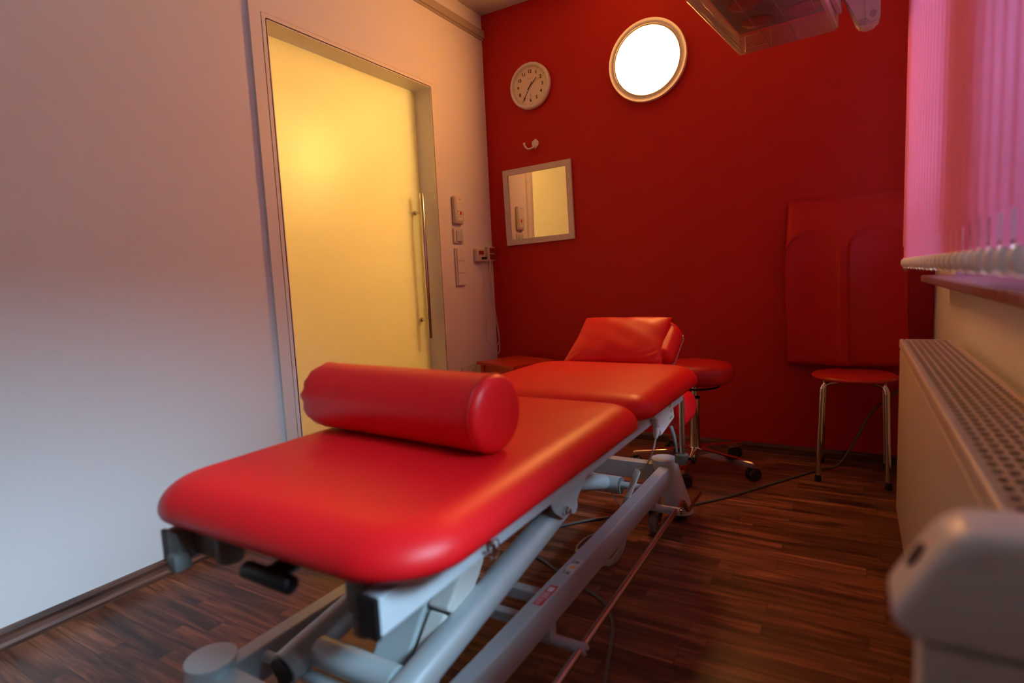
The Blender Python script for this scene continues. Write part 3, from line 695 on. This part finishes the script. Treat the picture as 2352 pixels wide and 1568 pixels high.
# coil
ax = curve_pts([(1.430, 1.797, .310), (1.400, 1.80, .235), (1.374, 1.80, .165), (1.372, 1.80, .08), (1.369, 1.795, .035), (1.362, 1.74, .012), (1.350, 1.70, .011)], 10)
turns = 78; pts = []; NS = turns*9; LEN = [0]
for a, b in zip(ax, ax[1:]): LEN.append(LEN[-1]+(b-a).length)
for k in range(NS+1):
    s = LEN[-1]*k/NS; i = max(j for j in range(len(LEN)-1) if LEN[j] <= s+1e-9); f = (s-LEN[i])/max(1e-9, LEN[i+1]-LEN[i]); p = ax[i].lerp(ax[i+1], f)
    tt = (ax[i+1]-ax[i]).normalized(); u = tt.cross(Vector((1, .2, 0))).normalized(); v = tt.cross(u); a = 2*PI*k/9
    pts.append(p+.0088*(math.cos(a)*u+math.sin(a)*v))
tube(bm, pts, .0017, 6)
tube(bm, curve_pts([(1.350, 1.70, .008), (1.31, 1.69, .006), (1.27, 1.72, .006), (1.245, 1.72, .010)], 8), .0045, 8)
obj('coiled_cable', bm, 'cable_white', t, smooth=True)
bm = new(); tube(bm, [(1.245, 1.722, .010), (1.232, 1.730, .014), (1.222, 1.738, .016)], [.006, .0085, .006], 12); obj('plug', bm, 'cable_white', t)
bm = new(); tube(bm, curve_pts([(1.222, 1.738, .016), (1.205, 1.79, .010), (1.21, 1.88, .006), (1.26, 1.96, .006), (1.30, 2.0, .05), (1.255, 1.94, .19), (1.225, 1.86, .27), (1.18, 1.80, .36), (1.15, 1.78, .50)], 10), .0028, 8)
tag(obj('thin_cable', bm, 'cable_white', smooth=True), 'thin white cable rising from the floor into the frame under the couch', 'cable')

# ---- bolster, pillow
t = thing('bolster', 'red vinyl roll bolster lying across the foot end of the couch', 'bolster', (1.2, .92, .63))
r = .0765; ax0 = Vector((.945, .945, .6315+r)); ax1 = Vector((1.452, .905, .6315+r)); d = (ax1-ax0).normalized(); L_ = (ax1-ax0).length
BM = Matrix.Translation(ax0) @ d.to_track_quat('Z', 'Y').to_matrix().to_4x4()
bm = new()
prof = [(0, -.012), (r*.5, -.010), (r*.86, -.003), (r*.97, .006), (r, .018)] + [(r, L_*k/10) for k in range(1, 10)] + [(r, L_-.010), (r*1.01, L_-.006), (r*1.0, L_-.002), (r*.985, L_+.000)]
lathe(bm, prof, BM, 64)
for v in bm.verts:     # soft irregular edge at the far end
    q = BM.inverted() @ v.co
    if q.z < .03 and q.xy.length > .05:
        a = math.atan2(q.y, q.x); f = 1+.018*math.sin(9*a)+.012*math.sin(17*a+1); v.co = BM @ Vector((q.x*f, q.y*f, q.z-.003*math.sin(13*a)))
obj('cover', bm, 'vinyl_red', t, smooth=True)
bm = new(); lathe(bm, [(r*.990, L_-.001), (r*.985, L_+.003), (r*.93, L_+.011), (r*.8, L_+.016), (r*.5, L_+.0185), (0, L_+.0195)], BM, 64); obj('end_panel', bm, 'vinyl_red', t, smooth=True)
bm = new()
tube(bm, [BM @ Vector((r*1.004*math.cos(a), r*1.004*math.sin(a), L_-.003)) for a in [2*PI*k/64 for k in range(64)]], .0016, 6, closed=True); obj('seam', bm, 'vinyl_dark_red', t, smooth=True)

t = None
bm = new(); nx, ny = 44, 30; W2, H2 = .205, .135
PM = at(1.228, 2.200, .700, rx=R(38))
def pil(u, v, s):
    e = (1-abs(u)**2.6)*(1-abs(v)**2.4); th = .038*max(0, e)**.55
    wr = .0018*math.sin(9*u+3*v)*math.sin(6*v-2*u)*max(0, e)**.4 + .003*math.exp(-((abs(u)-.8)**2+(v+.8)**2)*14)*math.sin(26*(u-v))
    pinch = 1-.07*(1-v*v)*0 - .05*(1-abs(v))*abs(u)**3; p2 = 1-.06*(1-abs(u))*abs(v)**3
    taper = 1-.09*(v*.5+.5)
    return PM @ Vector((u*W2*pinch*taper, v*H2*p2, s*(th+.002)+wr*(s > 0)))
G = {}
for s in (-1, 1):
    for i in range(nx+1):
        for j in range(ny+1):
            edge = i in (0, nx) or j in (0, ny)
            if s > 0 and edge: G[s, i, j] = G[-1, i, j]
            else:
                u, v = i/nx*2-1, j/ny*2-1
                G[s, i, j] = bm.verts.new(pil(u, v, 0 if edge else s))
    for i in range(nx):
        for j in range(ny): bm.faces.new([G[s, i, j], G[s, i+1, j], G[s, i+1, j+1], G[s, i, j+1]])
tag(obj('pillow', bm, 'vinyl_red', smooth=True), 'red vinyl pillow leaning on the raised head section of the couch', 'pillow')

# ================================================================== ROLLING STOOL
SX, SY = 1.380, 2.800
t = thing('rolling_stool', 'round red padded rolling stool with chrome five-star base behind the couch', 'stool', (SX, SY, 0))
bm = new(); lathe(bm, [(0, .432), (.14, .432), (.168, .437), (.180, .452), (.184, .475), (.180, .502), (.166, .520), (.13, .528), (.06, .531), (0, .532)], at(SX, SY, 0), 56); obj('seat', bm, 'vinyl_dark_red', t, smooth=True)
bm = new(); tube(bm, [(SX+.115*math.cos(a), SY+.115*math.sin(a), .414) for a in [2*PI*k/40 for k in range(40)]], .005, 8, closed=True)
for k in range(3):
    a = 2*PI*k/3+.4; tube(bm, [(SX+.02*math.cos(a), SY+.02*math.sin(a), .420), (SX+.115*math.cos(a), SY+.115*math.sin(a), .414)], .0045, 8)
obj('height_ring', bm, 'black_plastic', t, smooth=True)
bm = new(); tube(bm, [(SX, SY, .36), (SX, SY, .4315)], .0135, 20); box(bm, SX-.05, SX+.05, SY-.05, SY+.05, .424, .4315, .002)
tube(bm, [(SX, SY, .07), (SX, SY, .352)], .0245, 28); pc = obj('column', bm, 'chrome', t, angle=40)
bm = new(); lathe(bm, [(.026, .352), (.027, .355), (.027, .360), (.014, .364)], at(SX, SY, 0), 24); obj('column_collar', bm, 'black_plastic', pc)
bm = new(); lathe(bm, [(.024, .062), (.036, .066), (.038, .085), (.030, .105), (.025, .112)], at(SX, SY, 0), 28); obj('hub', bm, 'chrome', t, smooth=True, angle=50)
for k in range(5):
    a = R(-90+72*k+2); dx, dy = math.cos(a), math.sin(a); sd = Vector((-dy, dx, 0)); bm = new()
    secs = []
    for rr_, z1_, w_, h_ in ((.03, .112, .022, .040), (.10, .107, .020, .034), (.20, .098, .017, .028), (.285, .090, .0145, .025), (.298, .086, .013, .020)):
        c = Vector((SX+dx*rr_, SY+dy*rr_, 0)); secs.append([c+sd*w_+Vector((0, 0, z1_-h_)), c+sd*w_+Vector((0, 0, z1_-.005)), c+sd*w_*.55+Vector((0, 0, z1_)), c-sd*w_*.55+Vector((0, 0, z1_)), c-sd*w_+Vector((0, 0, z1_-.005)), c-sd*w_+Vector((0, 0, z1_-h_))])
    V = [[bm.verts.new(p) for p in s] for s in secs]
    for p, q in zip(V, V[1:]):
        for j in range(6): bm.faces.new((p[j], p[(j+1) % 6], q[(j+1) % 6], q[j]))
    bm.faces.new(V[0]); bm.faces.new(V[-1][::-1]); lg = obj('leg', bm, 'chrome', t, smooth=True, angle=35)
    cx, cy = SX+dx*.278, SY+dy*.278; th = a+R(random.choice((60, 100, 130)))
    CM = at(cx+.012*math.cos(th), cy+.012*math.sin(th), .0302, rz=th) @ Matrix.Rotation(PI/2, 4, 'X')
    bm = new()
    for s in (-1, 1): lathe(bm, [(.006, s*.006), (.026, s*.006), (.030, s*.010), (.030, s*.019), (.026, s*.024), (.006, s*.024)], CM, 24)
    lathe(bm, [(.008, .045), (.010, .050), (.010, .0605)], at(cx, cy, 0), 14); box(bm, -.024, .020, -.0055, .0055, .020, .056, .003, M=at(cx+.006*math.cos(th), cy+.006*math.sin(th), 0, rz=th))
    lathe(bm, [(.028, -.0255), (.0285, .0255)], CM @ Matrix.Translation((0, .004, 0)), 20) if False else None
    obj('castor', bm, 'black_plastic', lg, smooth=True, angle=50)

# ================================================================== FOUR-LEGGED STOOL
QX, QY = 2.045, 2.975
t = thing('four_legged_stool', 'round red wooden stool with four bent chrome legs beside the radiator', 'stool', (QX, QY, 0))
bm = new(); lathe(bm, [(0, .452), (.160, .452), (.168, .456), (.170, .461), (.168, .467), (.160, .471), (0, .471)], at(QX, QY, 0), 56); obj('seat', bm, 'stool_wood_red', t, smooth=True, angle=50)
for sx_, sy_ in ((-1, -1), (1, -1), (-1, 1), (1, 1)):
    fx, fy = QX+sx_*.133, QY+sy_*.143; tx_, ty_ = QX+sx_*.120, QY+sy_*.128
    bm = new(); c_ = Vector((QX+sx_*.03, QY+sy_*.03, .4435)); top = Vector((tx_-sx_*.028, ty_-sy_*.030, .4435))
    tube(bm, [c_]+curve_pts([top, (tx_-sx_*.010, ty_-sy_*.011, .438), (tx_-sx_*.0, ty_-sy_*.0, .417), (tx_+sx_*.001, ty_+sy_*.001, .395)], 5)+[(fx, fy, .02)], .0112, 16); lg = obj('leg', bm, 'chrome', t, smooth=True, angle=50)
    bm = new(); lathe(bm, [(.013, 0), (.014, .003), (.0135, .020), (.0115, .030)], at(fx, fy, 0), 18); obj('rubber_foot', bm, 'rubber', lg, smooth=True, angle=50)
bm = new(); tube(bm, [(QX+.06*math.cos(a), QY+.06*math.sin(a), .4415) for a in [2*PI*k/24 for k in range(24)]], .006, 8, closed=True); obj('seat_ring', bm, 'chrome', t, smooth=True)

# ---- big padded cushion leaning on the wall
bm = new(); cx0, cx1 = 1.752, 2.262; zb, zt_ = .4745, 1.285; nx, nz = 96, 90
yb_ = Y_B-.004
LOBES = ((1.872, .116, 1.022), (2.136, .122, 1.022))
def thick(x, z):
    full = .112
    e = min(1, max(0, (x-cx0)/.022))*min(1, max(0, (cx1-x)/.022)); e = math.sqrt(max(0, e*(2-e)))
    b = min(1, max(0, (z-zb)/.03)); b = math.sqrt(max(0, b*(2-b)))*.35+.65
    base = full*min(1, max(.10, (zt_+.01-z)/(zt_-1.020)))
    for c, h_, zc in LOBES:
        u = abs(x-c)/h_
        if u < 1:
            A_ = zc+.112*math.sqrt(1-u*u); dd = min(1, max(0, (A_-z)/.016)); k_ = min(1, (1-u)/.12)
            f_ = min(dd, k_); f_ = f_*f_*(3-2*f_)
            inner = .098-.016*math.sin(PI*min(1, (1-u)/1.0)*.5) - max(0, z-.98)*.10
            base = base*(1-f_)+inner*f_
    base += .0012*math.sin(40*x+9*z)+.003*math.exp(-((x-2.0)/.05)**2-((z-.52)/.04)**2)*math.sin(160*x+60*z)
    return max(.008, base*(.25+.75*e)*b)
V = [[bm.verts.new((cx0+(cx1-cx0)*i/nx + .008*math.sin(z_*5), yb_-thick(cx0+(cx1-cx0)*i/nx, z_), z_)) for z_ in [zb+(zt_-zb)*j/nz for j in range(nz+1)]] for i in range(nx+1)]
Bk = [[bm.verts.new((cx0+(cx1-cx0)*i/nx + .008*math.sin(z_*5), yb_, z_)) for z_ in [zb+(zt_-zb)*j/nz for j in range(nz+1)]] for i in (0, nx)]
for i in range(nx):
    for j in range(nz): bm.faces.new((V[i][j], V[i+1][j], V[i+1][j+1], V[i][j+1]))
for j in range(nz): bm.faces.new((V[0][j], V[0][j+1], Bk[0][j+1], Bk[0][j])); bm.faces.new((V[nx][j], Bk[1][j], Bk[1][j+1], V[nx][j+1])); bm.faces.new((Bk[0][j], Bk[0][j+1], Bk[1][j+1], Bk[1][j]))
bm.faces.new([V[i][nz] for i in range(nx+1)]+[Bk[1][nz], Bk[0][nz]]); bm.faces.new([V[i][0] for i in range(nx, -1, -1)]+[Bk[0][0], Bk[1][0]])
cush = thing('positioning_cushion', 'large dark red cushion with two arched channels, standing on the stool against the red wall', 'cushion', (2.0, 3.15, .4745))
obj('cover', bm, 'vinyl_dark_red', cush, smooth=True, angle=60)
bm = new()
for c, hw_, zc in LOBES:
    P = [(c+hw_*math.cos(a), 0, zc+.112*math.sin(a)) for a in [PI*k/30 for k in range(31)]]
    tube(bm, [(x+.008*math.sin(z*5), yb_-thick(x, z+.002)-.0006, z) for x, _, z in P], .0014, 6)
obj('arched_seam', bm, 'vinyl_dark_red', cush, smooth=True)

# ================================================================== RADIATOR
RX0, RX1, RY0, RY1, RZ0, RZ1 = 2.178, 2.318, .735, 2.345, .10, .700
t = thing('radiator', 'long white panel radiator with a perforated top grille under the window', 'radiator', (2.25, 1.5, .1))
bm = new(); box(bm, RX0, RX0+.014, RY0, RY1, RZ0, RZ1-.034, .005, 3); obj('front_panel', bm, 'radiator_enamel', t, angle=40)
bm = new(); box(bm, RX1-.014, RX1, RY0, RY1, RZ0, RZ1-.034, .005, 3); obj('rear_panel', bm, 'radiator_enamel', t, angle=40)
bm = new()
box(bm, RX0-.002, RX0+.012, RY0-.002, RY1+.002, RZ1-.030, RZ1, .0045, 3); box(bm, RX1-.010, RX1+.002, RY0-.002, RY1+.002, RZ1-.030, RZ1, .004, 3)
box(bm, RX0+.012, RX1-.010, RY0-.002, RY0+.016, RZ1-.030, RZ1-.0005, .004, 3); box(bm, RX0+.012, RX1-.010, RY1-.012, RY1+.002, RZ1-.030, RZ1-.0005, .004, 3)
obj('top_frame', bm, 'radiator_enamel', t, angle=40)
bm = new()
for yy in (RY0, RY1-.003): box(bm, RX0+.014, RX1-.014, yy, yy+.003, RZ0+.01, RZ1-.03)
obj('side_panel', bm, 'radiator_enamel', t)
bm = new(); gx0, gx1, gy0, gy1 = RX0+.012, RX1-.010, RY0+.016, RY1-.012; nX, nY = 7, 50
for i in range(nX+1):
    x = gx0+(gx1-gx0)*i/nX; box(bm, x-.0026, x+.0026, gy0, gy1, RZ1-.010, RZ1-.003)
for j in range(nY+1):
    y = gy0+(gy1-gy0)*j/nY; box(bm, gx0, gx1, y-.0058, y+.0058, RZ1-.0098, RZ1-.0034)
obj('top_grille', bm, 'radiator_enamel', t)
bm = new()
for k in range(38):
    y = RY0+.03+(RY1-RY0-.06)*k/37; box(bm, RX0+.022, RX1-.022, y-.004, y+.004, RZ0+.02, RZ1-.06)
obj('fins', bm, 'radiator_inside', t)
for y in (1.0, 2.1): bm = new(); box(bm, RX1, X_R-.001, y-.02, y+.02, .2, .6, .002); obj('wall_bracket', bm, 'radiator_enamel', t)

# foreground white housing
t = thing('panel_heater', 'white slim upright housing with rounded cap, dark oval recess and fine ribs, bottom right foreground', 'heater', (2.2, .5, 0))
hy0, hy1 = .470, .522
bm = new()
prof = [(2.094, .03), (2.088, .690)]
P = [(2.092, .035), (2.096, .03), (2.325, .03), (2.329, .035), (2.329, .690), (2.088, .690)]
extrude_poly(bm, [(x, hy0, z) for x, z in P], (0, hy1-hy0, 0))
obj('body', bm, 'white_plastic', t)
bm = new(); P = [(2.084, .692), (2.073, .700), (2.070, .712), (2.077, .728), (2.095, .760), (2.106, .772), (2.124, .778), (2.200, .781), (2.300, .782), (2.328, .778), (2.334, .768), (2.334, .692)]
P = [(q.x, q.z) for q in curve_pts([(x, 0, z) for x, z in P], 4)]; mx_, mz_ = 2.202, .737
rings = []
for y, sh in ((hy0-.006, .012), (hy0-.005, .007), (hy0-.002, .003), (hy0+.004, .0), (hy1-.004, .0), (hy1+.002, .003), (hy1+.005, .007), (hy1+.006, .012)):
    rings.append([bm.verts.new((mx_+(x-mx_)*(1-sh/.132), y, mz_+(z-mz_)*(1-sh/.045))) for x, z in P])
for a, b in zip(rings, rings[1:]):
    for k in range(len(P)): bm.faces.new((a[k], a[(k+1) % len(P)], b[(k+1) % len(P)], b[k]))
bm.faces.new(rings[0]); bm.faces.new(rings[-1][::-1])
cp = obj('cap', bm, 'white_plastic', t, smooth=True, angle=75)
dv = Vector((.025, 0, .048)).normalized(); nv = Vector((-dv.z, 0, dv.x)); cpos = Vector((2.0850, (hy0+hy1)/2+.001, .7445))
OM = Matrix.Translation(cpos) @ Matrix(((dv.x, 0, nv.x, 0), (0, 1, 0, 0), (dv.z, 0, nv.z, 0), (0, 0, 0, 1)))
bm = new(); lathe(bm, [(.009, -.002), (.009, .0012), (.0075, .0016), (0, .0012)], OM @ Matrix.Diagonal((1.15, .95, 1, 1)), 28); obj('oval_recess', bm, 'vinyl_dark_red' if False else 'black_plastic', cp)
bm = new()
for k in range(26): x = 2.104+.0085*k; box(bm, x-.0022, x+.0022, hy0-.002, hy0-.0002, .05, .672)
obj('rib', bm, 'white_plastic', t)
bm = new()
for x in (2.13, 2.28): box(bm, x-.02, x+.02, hy0-.06, hy1+.06, 0, .028, .005)
obj('foot', bm, 'grey_plastic', t)

# ================================================================== VERTICAL BLIND
BX = 2.205; BZ0, BZ1 = .962, 2.44
t = thing('vertical_blind', 'pink vertical slat blind with white bottom weights in front of the windows', 'blind', (BX, 1.3, BZ0))
bm = new(); box(bm, BX-.022, BX+.022, -.50, 2.70, BZ1+.012, BZ1+.05, .003); obj('head_rail', bm, 'white_plastic', t)
bm = new()
for y in (.1, 1.35, 2.5): box(bm, BX+.022, X_R, y-.015, y+.015, BZ1+.02, BZ1+.03)
obj('rail_bracket', bm, 'steel', t)
pitch = .074; n_s = 26; ROT = R(-9)
for k in range(n_s):
    y = 2.622-k*pitch; hw2 = .0445; dx, dy = math.sin(ROT)*hw2, math.cos(ROT)*hw2; bm = new()
    cols = []
    for s in range(7):
        u = s/6*2-1; bow = .004*(1-u*u); cols.append((BX+dx*u-bow, y+dy*u))
    lv = [[bm.verts.new((x, yy, z)) for x, yy in cols] for z in (BZ0+.056, 1.4, 1.9, BZ1)]
    for a, b in zip(lv, lv[1:]):
        for s in range(6): bm.faces.new((a[s], a[s+1], b[s+1], b[s]))
    # narrower hem tongue holding the weight
    cb = cols[1:6]
    m_ = [bm.verts.new((x, yy, BZ0)) for x, yy in cols[2:5]]; tp = lv[0][2:5]
    for s in range(2): bm.faces.new((m_[s], m_[s+1], tp[s+1], tp[s]))
    sl = obj('slat', bm, 'pink_fabric', t, smooth=True)
    bm = new(); box(bm, -.002, .002, -.018, .018, -.012, .0, .001, M=at(BX-.002, y, BZ0, rz=-ROT))
    lathe(bm, [(.003, -.022), (.010, -.018), (.0135, -.008), (.0125, .004), (.006, .012)], at(BX-.002, y, BZ0), 12)
    obj('weight', bm, 'knob_white', sl, smooth=True, angle=50)
bm = new()
for sx_ in (-.006, .006):
    P = [(BX+sx_, 2.645-i*(2.645-.74)/240*1.0,   .937+.004*abs(math.sin(i*.26))) for i in range(241)]
    tube(bm, P, .0016, 6)
obj('link_chain', bm, 'knob_white', t, smooth=True)
bm = new()
for s in range(2):
    tube(bm, [(BX+.0+s*.012, 2.690+s*.012, BZ1+.01), (BX+.0+s*.012, 2.690+s*.012, .985)], .0018, 6)
    for k in range(40): lathe(bm, [(0, -.0035), (.0034, 0), (0, .0035)], at(BX+s*.012, 2.690+s*.012, .99+k*.018), 6)
lathe(bm, [(.003, .025), (.009, .02), (.009, -.02), (.003, -.03)], at(BX+.006, 2.696, .955), 14)
obj('pull_chain', bm, 'chain_brown', t)

# ================================================================== INFRARED LAMP
IRC = Vector((1.778, 2.50, 0)); 
th = R(-6); IM = lambda x, y, z: Vector((1.589, 2.823, 0)) + Vector((x*math.cos(th)-y*math.sin(th), x*math.sin(th)+y*math.cos(th), z))
def IMx(): 
    m = Matrix.Rotation(th, 4, 'Z'); m.translation = Vector((1.589, 2.823, 0)); return m
IMM = IMx()
t = thing('infrared_lamp', 'infrared heat lamp with wire cage and round red bulbs hanging under the ceiling', 'heat lamp', (1.78, 2.5, Z_C))
IW, ID, zc0, zc1, zt2 = .380, .66, 1.900, 1.975, 2.11
bm = new()   # hood with open cage side: plate plus thin walls
box(bm, .006, IW-.006, -ID+.006, -.006, zc1+.012, zt2, .006, M=IMM); hood = obj('hood', bm, 'pale_plastic', t)
bm = new(); box(bm, .012, IW-.012, -ID+.012, -.03, zc1, zc1+.0115, .002, M=IMM); obj('reflector_plate', bm, 'lamp_body_grey', t)
bm = new(); box(bm, IW-.012, IW+.004, -ID, -.0, zc0+.006, zc1+.02, .003, M=IMM); obj('side_frame', bm, 'pale_plastic', t)
for i in range(2):
    for j in range(3):
        u, v = .105+i*.175, -.125-j*.20
        bm = new(); lathe(bm, [(.058, 0), (.060, -.003), (.056, -.006), (.04, -.013), (0, -.018)], IMM @ Matrix.Translation((u, v, zc1-.0005)), 32); bu = obj('bulb', bm, 'bulb_glass_red', t, smooth=True, angle=50)
        bm = new(); tube(bm, [IMM @ Vector((u+.062*math.cos(a), v+.062*math.sin(a), zc1-.002)) for a in [2*PI*k/32 for k in range(32)]], .0022, 6, closed=True); obj('bulb_ring', bm, 'black_plastic', bu)
bm = new()
nw = 74
for k in range(nw):            # U-shaped wires across the width
    y = -.003-(ID-.006)*k/(nw-1)
    tube(bm, [IMM @ Vector(p) for p in ((.0, y, zc1+.008), (-.0, y, zc0+.006), (.006, y, zc0), (IW-.002, y, zc0), (IW-.002, y, zc0+.01))], .0009, 5)
for k in range(9):             # front wires up the end
    z = zc0+.004+k*.0085
    tube(bm, [IMM @ Vector(p) for p in ((.0, -.001, z), (IW-.002, -.001, z))], .0009, 5)
wires = obj('cage_wire', bm, 'wire_metal', t, smooth=True)
bm = new()
for u in (.028, .135, .240, .345):
    tube(bm, [IMM @ Vector(p) for p in ((u, -.0025, zc1+.004), (u, -.0025, zc0+.0015), (u, -.006, zc0+.0018), (u, -ID+.003, zc0+.0018))], .0015, 6)
for z in (zc0+.02, zc0+.055): tube(bm, [IMM @ Vector(p) for p in ((.0015, -.002, z), (.0015, -ID+.003, z))], .0015, 6)
obj('cage_bar', bm, 'wire_metal', t, smooth=True)
bm = new(); box(bm, IW+.004, IW+.026, -.22, -.06, 1.935, 2.09, .008, M=IMM); obj('joint_block', bm, 'pale_plastic', t)
q = [(1.905, 2.20), (1.990, 1.985), (2.036, 1.868), (2.050, 1.856), (2.078, 1.853), (2.102, 1.864), (2.112, 1.885), (2.112, 1.985), (2.085, 2.09), (2.050, 2.25), (2.03, 2.36), (1.93, 2.36)]
bm = new(); extrude_poly(bm, [(x, 2.685, z) for x, z in q], (0, .060, 0)); bmesh.ops.bevel(bm, geom=bm.edges[:], offset=.008, segments=3, affect='EDGES', clamp_overlap=True); arm_ = obj('support_arm', bm, 'pale_plastic', t, angle=45)
bm = new(); q = [(2.066, 1.885), (2.080, 1.868), (2.098, 1.872), (2.106, 1.892), (2.098, 1.97), (2.066, 2.06), (2.05, 2.06)]
extrude_poly(bm, [(x, 2.676, z) for x, z in q], (0, .0088, 0)); obj('arm_cover', bm, 'pale_plastic', arm_)
bm = new(); lathe(bm, [(.012, 0), (.012, .003), (0, .003)], at(2.088, 2.676, 1.896, rx=PI/2), 24); obj('hinge_disc', bm, 'rail_paint', arm_, angle=40)
bm = new(); box(bm, 2.042, 2.066, 2.6815, 2.6848, 1.864, 1.886); obj('slot', bm, 'rail_paint', arm_)
bm = new(); tube(bm, [IMM @ Vector((IW+.0265, -.12, 2.05)), (1.985, 2.70, 2.055)], .016, 20); obj('pivot_pin', bm, 'steel', t)
bm = new(); box(bm, 1.925, 2.035, 2.66, 2.77, 2.36, 2.56, .012); lathe(bm, [(.065, 2.555), (.070, 2.56), (.070, Z_C-.0005)], at(1.98, 2.715, 0), 32); obj('ceiling_mount', bm, 'pale_plastic', t, angle=40)

# ================================================================== FLOOR CABLES
bm = new(); tube(bm, curve_pts([(2.32, 3.178, .42), (2.26, 3.178, .385), (2.202, 3.178, .344), (2.117, 3.17, .250), (2.055, 3.155, .115), (1.985, 3.07, .010), (1.905, 2.975, .0055), (1.703, 2.647, .0055), (1.60, 2.48, .0055), (1.50, 2.35, .0055), (1.40, 2.24, .0055), (1.30, 2.14, .0055), (1.216, 2.069, .0055), (1.12, 1.97, .0055), (1.048, 1.87, .0055), (1.02, 1.78, .0055), (1.081, 1.681, .0055), (1.16, 1.63, .0055), (1.254, 1.583, .0055), (1.35, 1.535, .0055), (1.427, 1.487, .0055), (1.485, 1.40, .0055), (1.515, 1.30, .0055), (1.547, 1.183, .0055), (1.60, 1.0, .0055), (1.68, .8, .0055)], 8), .0052, 10)
tag(obj('power_cable', bm, 'cable_grey', smooth=True), 'dark grey power cable snaking over the floor from the stool to under the couch', 'cable')

# ================================================================== OUTSIDE
bm = new(); box(bm, X_R+WT+.02, 400, -300, 300, -1.2, -1.1); struct('ground', bm, 'outside_ground')

# house across the street, hides the low part of the sky
bm = new(); box(bm, 12, 20, -60, 80, -1.1, 8.0); struct('wall_neighbour', bm, 'facade')

# ================================================================== LIGHT
w = bpy.data.worlds.new('World'); scn.world = w; w.use_nodes = True
nt = w.node_tree; bg = nt.nodes['Background']
# overcast sky: brighter overhead than at the horizon
gx = nt.nodes.new('ShaderNodeTexCoord'); sp = nt.nodes.new('ShaderNodeSeparateXYZ'); nt.links.new(gx.outputs['Generated'], sp.inputs[0])
mr_ = nt.nodes.new('ShaderNodeMapRange'); mr_.inputs[1].default_value = .44; mr_.inputs[2].default_value = .84; mr_.inputs[3].default_value = 18; mr_.inputs[4].default_value = 225
nt.links.new(sp.outputs[2], mr_.inputs[0]); nt.links.new(mr_.outputs[0], bg.inputs[1])
bg.inputs[0].default_value = (.50, .76, 1.0, 1)
for (y0, y1, z0, z1) in WIN:
    li = bpy.data.lights.new('window_portal', 'AREA'); li.shape = 'RECTANGLE'; li.size = z1-z0; li.size_y = y1-y0
    li.cycles.is_portal = True
    o = bpy.data.objects.new('window_portal', li); COL.objects.link(o); o.location = (X_R+.115, (y0+y1)/2, (z0+z1)/2)
    o.rotation_euler = (0, R(90), 0)   # -Z points to -X

# ================================================================== CAMERA
cam = bpy.data.cameras.new('camera'); co = bpy.data.objects.new('camera', cam); COL.objects.link(co)
cam.sensor_fit = 'HORIZONTAL'; cam.sensor_width = 36; cam.lens = 1318.5/2352*36
yaw, pit, rol = -.540955077, -.105742561, -.0471537546
f = Vector((math.sin(yaw)*math.cos(pit), math.cos(yaw)*math.cos(pit), math.sin(pit)))
r0 = Vector((math.cos(yaw), -math.sin(yaw), 0)); u0 = r0.cross(f)
rr = math.cos(rol)*r0+math.sin(rol)*u0; uu = -math.sin(rol)*r0+math.cos(rol)*u0
MM = Matrix((rr, uu, -f)).transposed().to_4x4(); MM.translation = Vector((2.044, 0, .96)); co.matrix_world = MM
cam.clip_start = .02
cam.dof.use_dof = True; cam.dof.focus_distance = 2.9; cam.dof.aperture_fstop = 2.1
scn.camera = co
scn.view_settings.view_transform = 'Standard'; scn.view_settings.look = 'None'
scn.view_settings.exposure = 0; scn.view_settings.gamma = 1
